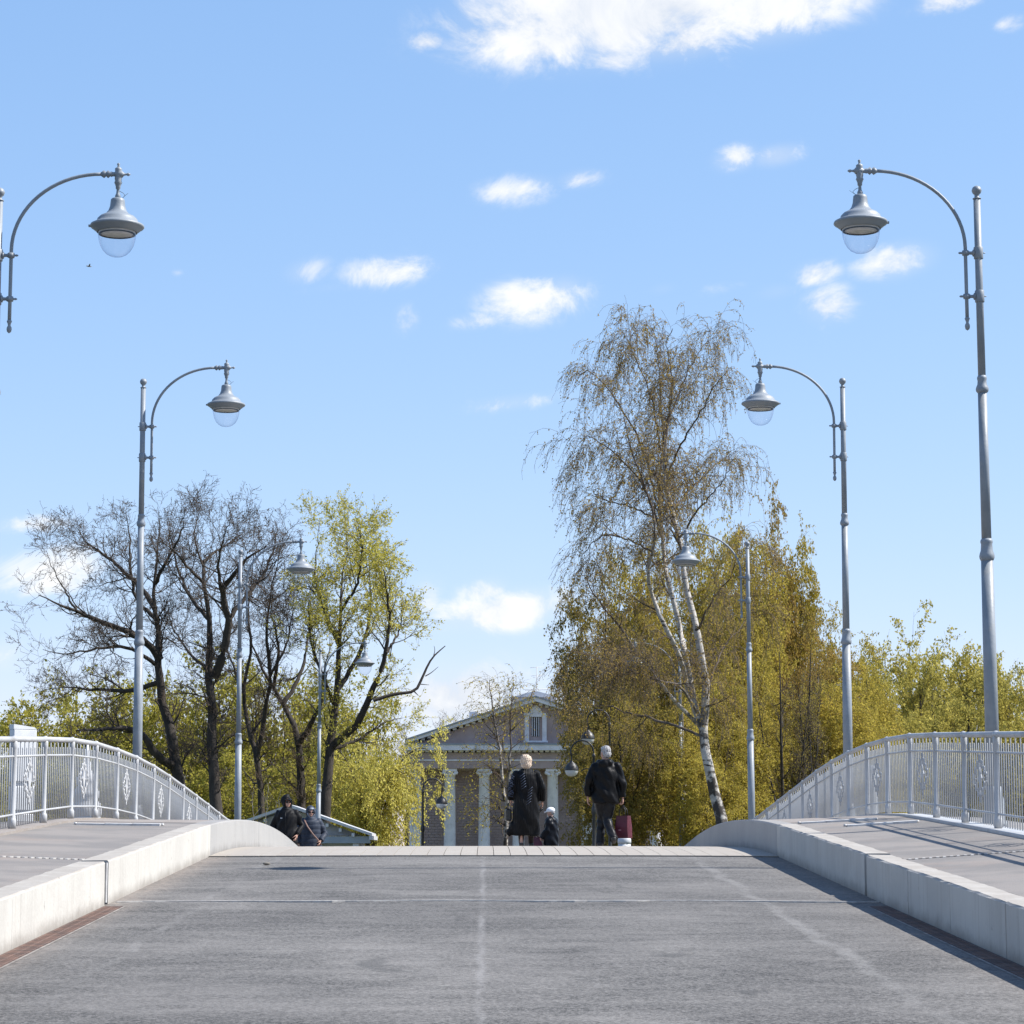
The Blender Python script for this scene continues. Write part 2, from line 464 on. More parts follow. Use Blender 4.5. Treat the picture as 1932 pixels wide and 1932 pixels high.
# the bridge deck: one body under road and pavements
bridge = tag(strip('bridge_deck', M_DECK, EL_, ER_, ys(Y0, Y1, 1.), lambda d: min(road_z(d)-.03, rail_z(d)-.06), thick=.9), kind='structure')
for s_, x0, x1 in ((0, EL_, RL-.22), (1, RR+.22, ER_)):
    strip('edge_beam', M_DECK, x0, x1, ys(Y0, Y1, 1.), lambda d, q_=s_: rail_z(d)-.03-(left_drop(d) if q_ == 0 else 0), parent=bridge, thick=.5)
for y in (6., 24., 52.):
    MB().bbox(EL_+.6, ER_-.6, y-.9, y+.9, -6.6+EYE, road_z(y)-.86, .15).build('pier', M_DECK, bridge)

# roadway
road = tag(strip('road', M_ASPH, KL-.02, KR+.02, ys(Y0, 33.55, .5), road_z, nx=6, crown=.012), kind='structure')
far_road = tag(strip('far_road', M_ASPH, KL-.02, KR+.02, ys(46.6, 140, 1.), lambda d: max(road_z(d), GROUND+.06), nx=2), kind='structure')
# strips of pale stone over the crown of the bridge, each a piece of its own
nP = 34; wP = (KR-KL)/nP
for i in range(nP):
    x0 = KL+i*wP; c = lambda d, x=x0: road_z(d)+.012+.012*(1-((x-.1)/3.8)**2)+random.uniform(-.0008, .0008)
    strip('deck_strip', M_PLANK[(i*7+i//3) % 4], x0+.004, x0+wP-.004, ys(33.62, 46.5, .6), c, parent=road, thick=.06)
# pale sealed joint, dark saw cut, both ~ across the road
def cross_line(name, mat, y, x0, x1, w, h, amp=.02, seed=1):
    r = random.Random(seed); mb = MB(); n = 60; v = []
    for i in range(n+1):
        x = x0+(x1-x0)*i/n
        t = (x-KL)/(KR-KL); cz = road_z(y)+.048*max(0, t*(1-t))
        yy = y+amp*math.sin(i*.31)+r.uniform(-.004, .004); ww = w*(.7+.5*r.random())
        v += [(x, yy-ww, cz+h), (x, yy+ww, cz+h), (x, yy-ww, cz-.03), (x, yy+ww, cz-.03)]
    f = []
    for i in range(n):
        a = 4*i; b = a+4
        f += [(a, b, b+1, a+1), (a+2, b+2, b, a), (a+1, b+1, b+3, a+3)]
    return mb.add(v, f).build(name, mat, road)
cross_line('sealed_joint', M_LINE, 25.0, KL+.05, KR-.02, .075, .008, .10, 3)
cross_line('saw_cut', M_DARK, 33.56, KL, KR, .02, .004, 0, 5)

# kerb walls: real blocks with open joints, pale curved panels over the crown
for side, X, cuts in ((-1, KL, [-14, -11.6, -9.2, -6.8, -4.4, -2, .4, 2.8, 5.2, 7.6, 10, 12.6, 15.2, 17.5, 19.75, 21.95, 24.62]),
                      (1, KR, [-14, -11.6, -9.2, -6.8, -4.4, -2, .4, 2.8, 5.2, 7.6, 10, 12.3, 14.5, 16.7, 18.95, 21.2, 23.3, 25.9])):
    kb = MB()
    kb_root = empty('kerb_wall', (0, 0, 0)); tag(kb_root, kind='structure')
    gap = [.004]*len(cuts); 
    spans = [(cuts[i], cuts[i+1], .005, .005) for i in range(len(cuts)-1)]
    spans[-1] = (spans[-1][0], spans[-1][1], .005, .085)
    spans += [(cuts[-1], 33.75, .085, .004), (33.75, 41, .004, .004), (41, 48.5, .004, .004), (48.5, 57, .004, .004), (57, 66, .004, .004)]
    for (a, b, ga, gb) in spans:
        x0, x1 = (X-KT, X) if side < 0 else (X, X+KT)
        pale = a > 33
        dz = random.uniform(-.004, .004); dx = random.uniform(-.003, .003)
        yl = ys(a+ga, b-gb, .6 if pale else .18)
        c = .016
        prof = [(x0, -.5), (x0, -c), (x0+c, 0), (x1-c, 0), (x1, -c), (x1, -.5)]
        v = [(x+dx, y, kerb_z(y)+z+dz) for y in yl for (x, z) in prof]; k = len(prof)
        f = [(j*k+i, j*k+i+1, (j+1)*k+i+1, (j+1)*k+i) for j in range(len(yl)-1) for i in range(k-1)]
        f += [tuple(range(k-1, -1, -1)), tuple((len(yl)-1)*k+i for i in range(k))]
        f = [tuple(reversed(q)) for q in f]
        if not pale:                              # chipped, slightly uneven top edges
            v = [(x+random.uniform(-.004, .004), y, z+random.uniform(-.005, .002)) if i % k in (1, 2, 3, 4) else (x, y, z) for i, (x, y, z) in enumerate(v)]
        o = MB().add(v, f).build('kerb_panel' if pale else 'kerb_block', M_KERBP if pale else M_KERB, kb_root)
        a_ = o.data.attributes.new('drop', 'FLOAT', 'POINT'); a_.data.foreach_set('value', [-q for _ in yl for (_x, q) in prof])
    j = cuts[-1]
    xm = X-KT/2 if side < 0 else X+KT/2
    MB().box(xm-KT*.40, xm+KT*.40, j-.0845, j+.0845, kerb_z(j)-.45, kerb_z(j)-.018).build('joint_filler', M_DARK, kb_root)
    # steel cover angle at the wide joint
    xi = X+.001 if side < 0 else X-.001
    if side < 0: MB().box(xi, xi+.012, j-.10, j-.04, kerb_z(j)-.40, kerb_z(j)-.02).build('joint_plate', M_STEEL, kb_root)
    # rusty gutter grating along the foot of the wall
    xa, xb = (X+.02, X+.19) if side < 0 else (X-.19, X-.02)
    y = 2.
    while y < 24.4:
        y2 = min(y+1.6, 24.4); m = (y+y2)/2
        g = MB()
        for e in (y+.006, y2-.03): g.box(xa, xb, e, e+.024, -.02, .012)
        for q in range(3):
            xx = xa+(xb-xa-.02)*q/2; g.box(xx, xx+.02, y+.006, y2-.006, -.02, .0125)
        for q in range(16):
            yy = y+.05+q*(y2-y-.1)/15.6; g.box(xa, xb, yy, yy+.07, -.03, .0115)
        o = g.build('gutter_grate', M_RUST, road)
        for v in o.data.vertices: v.co.z += road_z(v.co.y)-.007
        y += 1.6
    strip('gutter_bed', M_RUST, xa-.01, xb+.01, ys(2, 24.4, 1), lambda d: road_z(d)+.0025, parent=road)
    xe = xb+.012 if side < 0 else xa-.037
    strip('gutter_edge', M_KERBD, xe, xe+.025, ys(2, 24.4, 1), lambda d: road_z(d)+.005, parent=road)

# pavements
for side, X, XR in ((-1, KL-KT, RL), (1, KR+KT, RR)):
    x0, x1 = (XR-.0, X) if side < 0 else (X, XR)
    def zi(d): return kerb_z(d)-.012
    def zo(d, s_=side): return max(rail_z(d)-(left_drop(d) if s_ < 0 else 0), kerb_z(d)-.02)-.005
    za, zb = (zo, zi) if side < 0 else (zi, zo)
    bx = 25.0
    pv = tag(strip('pavement', M_WALK, x0, x1, ys(Y0, bx-.06, .6), za, zb, nx=4, thick=.12), kind='structure')
    strip('pavement_bay', M_WALK, x0, x1, ys(bx+.06, 34.6, .5), za, zb, nx=4, thick=.12, parent=pv)
    xq = [x0+(x1-x0)*q/4 for q in range(5)]
    for q in range(4):
        t0, t1 = q/4, (q+1)/4
        fa = lambda d, t=t0: za(d)*(1-t)+zb(d)*t+.004
        fb = lambda d, t=t1: za(d)*(1-t)+zb(d)*t+.004
        strip('pavement_slab', M_WALKP, xq[q]+.004, xq[q+1]-.004, ys(34.62, 47., .5), fa, fb, thick=.1, parent=pv)
    strip('pavement_end', M_WALK, x0, x1, ys(47.05, 66, 1.), za, zb, nx=2, thick=.12, parent=pv)
    # comb joint of interlocking steel teeth
    n = 26
    for q in range(n):
        t = (q+.5)/n; xx = x0+(x1-x0)*t; zz = za(bx)*(1-t)+zb(bx)*t; w = abs(x1-x0)/n*.30
        sk = .03 if q % 2 else -.03
        MB().add([(xx-w, bx-.055+sk*.3, zz+.004), (xx+w*.4, bx-.055+sk*.3, zz+.004), (xx+w, bx+.055+sk*.3, zz+.009), (xx-w*.4, bx+.055+sk*.3, zz+.009),
                  (xx-w, bx-.055, zz-.04), (xx+w*.4, bx-.055, zz-.04), (xx+w, bx+.055, zz-.04), (xx-w*.4, bx+.055, zz-.04)],
                 [(0, 1, 2, 3), (0, 4, 5, 1), (1, 5, 6, 2), (2, 6, 7, 3), (3, 7, 4, 0)]).build('comb_tooth', M_LINE, pv)
    strip('joint_bed', M_DARK, x0, x1, [bx-.06, bx+.06], lambda d: za(d)-.03, lambda d: zb(d)-.03, parent=pv)
    # raised steel cover plates on the crown
    plates = ((33.3, .22, .82), ) if side < 0 else ((32.6, .28, .78), (34.2, .06, .62))
    for (yp, ta, tb) in plates:
        for q in range(3):
            a = ta+(tb-ta)*q/3; b = ta+(tb-ta)*(q+1)/3
            fa = lambda d, t=a: za(d)*(1-t)+zb(d)*t+.022+.004*q
            fb = lambda d, t=b: za(d)*(1-t)+zb(d)*t+.022+.004*q
            strip('cover_plate', M_STEEL, x0+(x1-x0)*a+.003, x0+(x1-x0)*b-.003, [yp-.09, yp, yp+.09], fa, fb, thick=.03, parent=pv)
        for e in (ta-.012, tb+.012):
            xx = x0+(x1-x0)*e; zz = za(yp)*(1-e)+zb(yp)*e
            MB().lathe([(.02, zz), (.02, zz+.028), (.012, zz+.032)], 8, o=(xx, yp, 0)).build('plate_bolt', M_STEEL, pv)
    # raised plinth under the railing
    xr0, xr1 = (XR-.2, XR+.16) if side < 0 else (XR-.16, XR+.2)
    strip('railing_plinth', M_WALKP if side < 0 else M_RAIL, xr0, xr1, ys(Y0, 66, .8), lambda d, s_=side: rail_z(d)-(left_drop(d) if s_ < 0 else 0)+.02, parent=pv, thick=.3)

# small stone lying on the road
o = MB().ball((0, 0, 0), (.05, .04, .018), 9, 6).build('stone', pm('stone grey', (.2, .18, .15), None, 20, .9), loc=(*(lambda p: (p.x, p.y))(P(503, 1625, 31.5)), road_z(31.5)+.025))
tag(o, 'small loose pebble lying on the asphalt before the pale strips', 'stone')

# ------------------------------------------------------------------ railings
def picket(h, name):
    return MB().lathe([(.0085, .02), (.0085, h-.012), (.004, h)], 6).mesh(name, M_RAIL)
PK_T, PK_S = picket(1.075, 'picket'), picket(.985, 'picket')
POST = MB().lathe([(.048, .0), (.048, .10), (.042, .115), (.034, .13), (.034, .95), (.041, .97), (.041, 1.05), (.03, 1.07)], 14).mesh('post', M_RAIL)
PCAP = MB().ball((0, 0, 0), (.043, .05, .043), 10, 6).mesh('post_cap', M_RAIL)
def ornament():
    mb = MB()
    s = 2.0/15*1.45
    for i in range(-3, 4):                       # links threaded between the bars in a lozenge
        h = .265*(1-abs(i)/3.6)
        for k in ((-1, 1) if abs(i) < 3 else (-1, 1)):
            for q in (0, 1):
                z = .56+k*(h-.055*q)
                mb.tube([(0, i*s*.62-.02, z-.02), (0, i*s*.62+.02, z-.02), (0, i*s*.62+.02, z+.02), (0, i*s*.62-.02, z+.02), (0, i*s*.62-.02, z-.02)], .0085, 4)
        mb.ball((0, i*s*.62, .56+h), (.012, .016, .022), 6, 4); mb.ball((0, i*s*.62, .56-h), (.012, .016, .022), 6, 4)
    q = s*.62; tip = lambda i, k: (0, i*q, .56+k*.265*(1-abs(i)/3.6))
    for k in (-1, 1):
        mb.tube([tip(i, k) for i in range(-3, 4)], .0062, 4)
        mb.tube([(0, 0, .56+k*.1), (0, 0, .56+k*.265)], .0062, 4)
        mb.tube([(0, k*.07, .56), (0, k*q*3, .56)], .0062, 4)
        mb.tube([tip(k*3, -1), tip(k*3, 1)], .0062, 4)
        for i in (-2, -1, 1, 2): mb.tube([(0, i*q, tip(i, k)[2]), (0, i*q, tip(i, k)[2]-k*.08)], .0062, 4)
    v = [(.008, 0, .70), (.008, -.11, .56), (.008, 0, .42), (.008, .11, .56)]
    v += [(-.008, *q[1:]) for q in v]
    mb.add(v, [(0, 1, 2, 3), (7, 6, 5, 4), (0, 4, 5, 1), (1, 5, 6, 2), (2, 6, 7, 3), (3, 7, 4, 0)])
    return mb.mesh('ornament', M_RAIL)
ORN = ornament()
for side, X, y0, bay in ((-1, RL, 30.9, 2.16), (1, RR, 29.3, 2.0)):
    root = empty('bridge_railing', (X, 0, 0))
    tag(root, 'grey white steel bridge railing on the pavement ' + ('beside the white stepped marker board' if side < 0 else 'with two grey capped posts behind it'), 'railing', 'railings of the bridge')
    posts = [y0+bay*k for k in range(-4, 17 if side > 0 else 16)]
    zs = lambda y: rail_z(y)+.02-(left_drop(y) if side < 0 else 0)
    yy = ys(posts[0], posts[-1], .5)
    hr = MB()
    for a, b in zip(posts[:-1], posts[1:]):      # each bay's handrail is one straight length between posts
        MB().tube([(0, a+.004, zs(a)+1.085), (0, b-.004, zs(b)+1.085)], .034, 12).build('handrail', M_RAIL, root)
        MB().tube([(0, a+.02, zs(a)+.875), (0, b-.02, zs(b)+.875)], .014, 8).build('upper_rail', M_RAIL, root)
        MB().tube([(0, a+.02, zs(a)+.165), (0, b-.02, zs(b)+.165)], .014, 8).build('lower_rail', M_RAIL, root)
    for i, y in enumerate(posts):
        po = mesh_obj('post', POST, root, (0, y, zs(y)))
        mesh_obj('post_cap', PCAP, po, (0, 0, 1.087))
    npk = 0
    far = MB()
    for k, (a, b) in enumerate(zip(posts[:-1], posts[1:])):
        for q in range(1, 15):
            t = q/15; y = a+(b-a)*t; z = zs(a)+(zs(b)-zs(a))*t
            if npk < 280: mesh_obj('picket', PK_T if q % 2 else PK_S, root, (0, y, z)); npk += 1
            else: far.lathe([(.0085, z+.02), (.0085, z+(1.075 if q % 2 else .985)), (.004, z+(1.08 if q % 2 else .99))], 5, o=(0, y, 0))
        if k % 2 == 0: mesh_obj('ornament', ORN, root, (0, (a+b)/2, (zs(a)+zs(b))/2))
    if far.v: far.build('far_pickets', M_RAIL, root)['kind'] = 'stuff'

# ------------------------------------------------------------------ street lamps
M_GLASS = bpy.data.materials.new('clear lamp globe'); M_GLASS.use_nodes = True
_n = NT(M_GLASS.node_tree); M_GLASS.node_tree.nodes.clear()
_g = _n.node('ShaderNodeBsdfGlossy'); _g.inputs['Roughness'].default_value = .06; _g.inputs['Color'].default_value = (.9, .93, 1, 1)
_t = _n.node('ShaderNodeBsdfTransparent')
_f = _n.node('ShaderNodeLayerWeight'); _f.inputs[0].default_value = .5
_w = _n.node('ShaderNodeBsdfDiffuse'); _w.inputs[0].default_value = (.8, .82, .85, 1)
_m0 = _n.node('ShaderNodeMixShader'); _m0.inputs[0].default_value = .03
_n.put(_t.inputs[0], _n.mix(_n.m('POWER', _f.outputs['Facing'], 3.), (.965, .97, .985), (.62, .66, .74)))
M_GLASS.node_tree.links.new(_t.outputs[0], _m0.inputs[1]); M_GLASS.node_tree.links.new(_w.outputs[0], _m0.inputs[2])
_m = _n.node('ShaderNodeMixShader')
_n.put(_m.inputs[0], _n.m('MULTIPLY_ADD', _n.m('POWER', _f.outputs['Facing'], 5.), .42, .035))
M_GLASS.node_tree.links.new(_m0.outputs[0], _m.inputs[1]); M_GLASS.node_tree.links.new(_g.outputs[0], _m.inputs[2])
_o = _n.node('ShaderNodeOutputMaterial'); M_GLASS.node_tree.links.new(_m.outputs[0], _o.inputs[0])
M_REFL = pm('lamp reflector', (.62, .58, .52), (.5, .47, .42), 8, .5)
M_WIRE = pm('loose wire', (.05, .05, .05), None, 8, .7)

def make_lamp():
    """origin at the foot, arm reaching towards -X"""
    t = empty('street_lamp')
    H = 8.02                                      # centre of the ball on top
    MB().lathe([(.17, 0), (.17, .05), (.14, .08), (.12, .35), (.10, .42), (.092, .5)], 20).build('base', M_LAMP, t)
    MB().lathe([(.086, .42), (.083, 2.0), (.076, 3.30)], 20).build('lower_shaft', M_LAMP, t)
    MB().lathe([(.076, 3.29), (.092, 3.32), (.096, 3.35), (.090, 3.38), (.076, 3.42), (.070, 3.50), (.077, 3.52), (.077, 3.545), (.062, 3.57)], 20).build('collar', M_LAMP, t)
    MB().lathe([(.062, 3.55), (.057, 5.42)], 18).build('middle_shaft', M_LAMP, t)
    MB().lathe([(.057, 5.41), (.078, 5.435), (.082, 5.46), (.076, 5.485), (.06, 5.52), (.056, 5.57), (.062, 5.59), (.062, 5.61), (.049, 5.635)], 18).build('collar', M_LAMP, t)
    MB().lathe([(.049, 5.62), (.045, H-.1)], 16).build('upper_shaft', M_LAMP, t)
    MB().lathe([(.047, H-.11), (.054, H-.108), (.054, H-.1), (.03, H-.09), (.03, H-.055), (.05, H-.035), (.063, H-.005), (.063, H+.008), (.05, H+.042), (.025, H+.06), (.001, H+.065)], 18).build('ball_finial', M_LAMP, t)
    xr = -.165                                    # rod beside the shaft
    for zb in (H-.81, H-1.37):
        b = MB().lathe([(.056, zb-.075), (.06, zb-.07), (.06, zb+.07), (.056, zb+.075)], 16)
        b.lathe([(.045, -.055), (.045, -.07), (.022, -.08), (.02, -.115), (.027, -.12), (.02, -.13), (.034, -.145), (.034, -.185), (.018, -.2), (.012, -.225), (.016, -.235), (.006, -.255)], 10, 'x', (0, 0, zb))
        b.lathe([(.042, zb-.03), (.042, zb+.03)], 10, o=(xr, 0, 0))
        b.tube([(.05, 0, zb), (.085, 0, zb)], .008, 6)
        b.build('bracket', M_LAMP, t)
    zt = H+.255; pts = [(xr, 0, H-1.68), (xr, 0, H-1.3), (xr, 0, H-.78)]
    xe, z0 = xr-1.12, H-.74
    for q in range(0, 19):
        a = math.pi/2*q/18
        pts.append((xr-(1-math.cos(a))*1.12, 0, z0+math.sin(a)*(zt-z0)))
    MB().tube(pts, [.023]*len(pts), 12, up=(0, 1, 0)).build('arm', M_LAMP, t)
    MB().lathe([(.023, H-1.64), (.034, H-1.655), (.02, H-1.69), (.017, H-1.71), (.03, H-1.735), (.033, H-1.76), (.026, H-1.79), (.001, H-1.81)], 12, o=(xr, 0, 0)).build('drop_finial', M_LAMP, t)
    hx = xe-.2
    hub = MB()
    hub.lathe([(.024, xe+.02), (.03, xe+.01), (.052, xe-.02), (.03, xe-.045), (.03, xe-.05), (.052, xe-.07), (.028, xe-.10), (.036, xe-.115), (.028, xe-.13), (.03, hx+.04), (.045, hx+.03), (.045, hx-.05), (.02, hx-.07), (.012, hx-.1), (.024, hx-.125), (.012, hx-.145), (.002, hx-.155)], 12, 'x', (0, 0, zt))
    hub.lathe([(.02, zt-.33), (.034, zt-.31), (.036, zt-.28), (.022, zt-.25), (.018, zt-.2), (.03, zt-.185), (.03, zt-.16), (.04, zt-.13), (.05, zt-.11), (.04, zt-.085), (.046, zt-.06), (.042, zt), (.044, zt+.055), (.044, zt+.075), (.02, zt+.09), (.012, zt+.1), (.017, zt+.105), (.012, zt+.112), (.021, zt+.13), (.012, zt+.145), (.002, zt+.15)], 14, o=(hx, 0, 0))
    hub.build('hub', M_LAMP, t)
    sh = MB().lathe([(.02, zt-.31), (.07, zt-.315), (.086, zt-.33), (.09, zt-.36), (.096, zt-.42), (.115, zt-.475), (.15, zt-.52), (.165, zt-.525), (.215, zt-.55), (.25, zt-.585), (.262, zt-.625), (.275, zt-.63), (.335, zt-.66), (.342, zt-.68), (.33, zt-.695), (.30, zt-.71), (.29, zt-.725), (.265, zt-.735), (.258, zt-.755), (.245, zt-.755), (.24, zt-.70), (.0, zt-.69)], 36, o=(hx, 0, 0), cap=False).build('shade', M_LAMP, t)
    rf = MB().lathe([(.236, zt-.70), (.236, zt-.765), (.225, zt-.775), (.0, zt-.77)], 28, o=(hx, 0, 0), cap=False)
    rf = rf.build('reflector', M_REFL, sh)
    MB().lathe([(.232, zt-.775), (.232, zt-.784), (.205, zt-.784), (.205, zt-.779)], 28, o=(hx, 0, 0), cap=False).build('gasket', M_DARK, sh)
    MB().lathe([(.238, zt-.745), (.237, zt-.80), (.229, zt-.86), (.208, zt-.93), (.175, zt-.99), (.13, zt-1.035), (.08, zt-1.06), (.03, zt-1.07), (.0, zt-1.071)], 32, o=(hx, 0, 0), cap=False).build('globe', M_GLASS, sh)
    MB().box(hx+.325, hx+.36, -.02, .02, zt-.685, zt-.66).build('latch', M_LAMP, sh)
    MB().tube([(hx-.02, 0, zt-.22), (hx-.06, 0, zt-.24), (hx-.09, .01, zt-.27), (hx-.07, 0, zt-.3), (hx-.03, 0, zt-.315)], .003, 4).tube([(hx-.07, .01, zt-.3), (hx-.13, .02, zt-.25)], .002, 4).build('loose_wire', M_WIRE, t)
    return t
lamp0 = make_lamp()
lamps = [(1, 31.0, 6.24, 'right-hand'), (1, 44.3, 6.36, ''), (1, 60, 6.31, ''), (1, 84, 6.50, ''), (-1, 31., -6.16, ''), (-1, 44.3, -6.11, ''), (-1, 61.5, -6.02, ''), (-1, 84, -5.57, '')]
lamp_lab = ['tallest grey street lamp arching over the pavement with the two grey capped posts',
            'grey street lamp standing just behind the two grey capped posts at the railing',
            'grey street lamp rising against the gold birches beyond the curved kerb end',
            'pale grey street lamp half hidden in the drooping twigs of the tall birch',
            'grey street lamp with its curved arm over the pavement before the white stepped marker board',
            'grey street lamp in front of the large bare alder trees',
            'grey street lamp between the bare alders and the yellow willow',
            'small grey street lamp beside the kiosk roof in front of the yellow willow']
for i, (s, d, x, _) in enumerate(lamps):
    o = lamp0 if i == 0 else copy_tree(lamp0)
    z = rail_z(d)-.03-(left_drop(d) if s < 0 else 0)
    if d > 66: z = GROUND+.05
    o.location = (x, d, z)
    o.rotation_euler = (random.uniform(-.004, .004), random.uniform(-.004, .004), (0 if s > 0 else math.pi)+random.uniform(-.04, .04))
    tag(o, lamp_lab[i], 'street lamp', 'street lamps along the bridge')
# two short capped posts outside the right railing
for i, (x, d, lab) in enumerate(((6.36, 46.1, 'short grey capped steel post behind the railing, farther along the bridge than its twin'), (6.33, 41.3, 'short grey capped steel post behind the railing, nearer the top of the bridge'))):
    t = empty('capped_post', (x, d, rail_z(d)-.03))
    MB().lathe([(.10, 0), (.10, .03), (.078, .05), (.075, .84)], 16).build('shaft', M_LAMP, t)
    MB().lathe([(.085, .835), (.088, .86), (.075, .9), (.04, .93), (.001, .94)], 16).build('cap', M_LAMP, t)
    tag(t, lab, 'post', 'capped posts outside the railing')
# ------------------------------------------------------------------ pavilion with the columned front
M_WALLP = pm('mauve painted brick', (.45, .335, .305), (.39, .29, .265), 1.4, .85, .3, 30, c3=(.50, .40, .37), s3=.8)
M_WALLP2 = pm('mauve painted brick darker', (.43, .325, .30), (.38, .29, .265), 1.4, .85, .3, 30)
M_MORT = pm('pale mortar', (.72, .63, .60), None, 4, .9)
M_WHITE = pm('white stucco', (.80, .755, .76), (.70, .66, .67), 1.6, .8, .15, 12, c3=(.52, .50, .49), s3=1.2)
M_ROOFM = pm('zinc roof', (.32, .35, .38), (.26, .29, .32), 1.2, .5, metal=.2)
M_ROOFW = pm('white roof sheet', (.540, .547, .562), (.465, .473, .488), 2, .5)
M_PANE = pm('dark window pane', (.03, .035, .04), None, 2, .15)
M_BLACK = pm('black cast iron', (.018, .019, .021), (.03, .03, .032), 6, .45, .15, 25)
BD = 150.
bc = P(1010, 1500, BD); BX = bc.x; PX = BD/4783.
def bz(y): return P(1010, y, BD).z
B = empty('columned_pavilion', (BX, BD, GROUND))
tag(B, 'mauve brick pavilion with white columns and a pediment behind the trees', 'building')
zl = lambda y: bz(y)-GROUND
half = 236*PX
zc0, zc1 = zl(1451), zl(1437)                 # column tops, architrave top
zf = zl(1422); zk = zl(1406); za = zl(1317)
MB().box(-half, half, .12, 22, 0, zk).build('wall', M_MORT, B)
# bricks of the front wall: those in the open bays are pieces, the rest one part
bw, bh = .345, .163; rows = int((zc0-.9)/bh)
bricks = []
for r in range(rows):
    off = (r % 2)*bw/2; n = int(2*half/bw)
    for c in range(n):
        x = -half+.05+off+c*bw
        if x+bw < half: bricks.append((x, .9+r*bh))
def br_score(p):
    xv = 1010+(p[0]+bw/2)/PX; s = 0
    if 788 < xv < 838: s = 3
    elif 1072 < xv < 1100: s = 2.5
    elif 858 < xv < 905: s = 2
    return s+p[1]*0-(.001*abs(p[1]-zl(1540)))
bricks.sort(key=br_score, reverse=True)
BR = [MB().bbox(0, bw-.016, 0, .10, 0, bh-.014, .006).mesh('brick', m) for m in (M_WALLP, M_WALLP2)]
for (x, z) in bricks[:290]: mesh_obj('brick', random.choice(BR), B, (x, .04+random.uniform(0, .008), z))
mb = MB()
for (x, z) in bricks[290:]: mb.box(x, x+bw-.016, .045, .13, z, z+bh-.014)
mb.build('brickwork', M_WALLP, B)['kind'] = 'stuff'
MB().box(-half-.1, half+.1, -.15, .11, 0, .88).build('plinth', M_WHITE, B)
colm = MB().bbox(-.44, .44, -.44, .44, 0, .25, .02).lathe([(.42, .25), (.43, .33), (.40, .38), (.37, .42), (.36, .5), (.345, 2.5), (.31, zc0-.42), (.33, zc0-.40), (.31, zc0-.36), (.33, zc0-.3), (.37, zc0-.22), (.4, zc0-.18)], 20).mesh('shaft', M_WHITE)
capm = MB().bbox(-.42, .42, -.42, .42, zc0-.18, zc0-.002, .02)
for sx in (-1, 1):
    for sy in (-1, 1):
        capm.lathe([(.06, -.1), (.12, -.08), (.12, .08), (.06, .1)], 10, 'y', (sx*.36, sy*.3, zc0-.24))
        capm.ball((sx*.25, sy*.36, zc0-.34), (.09, .06, .1), 8, 6)
capm = capm.mesh('capital', M_WHITE)
for k in range(8):
    x = (k-3.5)*64.5*PX
    c = mesh_obj('column', colm, B, (x, -.75, 0)); mesh_obj('capital', capm, c)
YF = -1.25
MB().box(-half-.1, half+.1, YF, .118, zc0, zc1).build('architrave', M_WALLP, B)
MB().box(-half-.14, half+.14, YF-.05, .117, zc1, zc1+.08).build('architrave_fillet', M_WHITE, B)
MB().box(-half-.1, half+.1, YF+.01, .116, zc1+.08, zf).build('frieze', M_WALLP2, B)
MB().box(-half-.3, half+.3, YF-.45, .5, zf+.14, zk-.05).build('cornice', M_WHITE, B)
MB().box(-half-.34, half+.34, YF-.5, .5, zk-.05, zk+.03).build('cornice_flashing', M_ROOFM, B)
dn = MB().box(-.11, .11, YF-.16, YF+.01, zf+.03, zf+.138).mesh('dentil', M_WHITE)
for k in range(45): mesh_obj('dentil', dn, B, (-half+k*(2*half)/44, 0, 0))
hx = half+.3
ap = za-zk
MB().prism([(-hx+.6, zk+.02), (hx-.6, zk+.02), (0, za-.28)], YF+.25, YF+.5).build('tympanum', M_WALLP, B)
for s in (-1, 1):
    mb = MB(); th = .30
    poly = [(s*hx, zk+.03), (s*hx, zk+.03+th*.8), (0, za+.02), (0, za+.02-th)]
    if s > 0: poly = poly[::-1]
    mb.prism(poly, YF-.42, YF+.6).build('raking_cornice', M_WHITE, B)
    for k in range(20):
        t = (k+.8)/20.6; x = s*hx*(1-t); z = zk+.03+(za-zk-.31)*t
        MB().box(x-.11, x+.11, YF+.02, YF+.26, z-.14, z-.005).build('modillion', M_WHITE, B)
roof = MB().add([(-hx, YF-.5, zk+.29), (0, YF-.5, za+.04), (hx, YF-.5, zk+.29), (-hx, 22, zk+.29), (0, 22, za+.04), (hx, 22, zk+.29),
                 (-hx, YF-.5, zk+.2), (0, YF-.5, za-.04), (hx, YF-.5, zk+.2), (-hx, 22, zk+.2), (0, 22, za-.04), (hx, 22, zk+.2)],
                [(0, 1, 4, 3), (1, 2, 5, 4), (6, 9, 10, 7), (7, 10, 11, 8), (0, 6, 7, 1), (1, 7, 8, 2), (3, 4, 10, 9), (4, 5, 11, 10)]).build('roof', M_ROOFM, B)
MB().box(-1.25, 1.25, YF+.8, YF+4, za-.75, za+.02).prism([(-1.4, za+.022), (1.4, za+.022), (.15, za+.36), (-.15, za+.36)], YF+.6, YF+4.2).build('attic', M_WHITE, roof)
MB().box(-3.95, -3.45, 3, 3.6, za-1.3, za-.65).build('chimney', M_WHITE, roof)
an = MB().tube([(.15, 3, za), (.15, 3, za+2.1)], .022, 6)
for zz, w in ((2.05, .4), (1.55, .35), (1.45, .22), (.72, .85), (.66, .7)):
    an.tube([(.15-w, 3-.2, za+zz-.04), (.15+w, 3+.2, za+zz+.04)], .014, 5)
an.build('antenna', M_STEEL, roof)
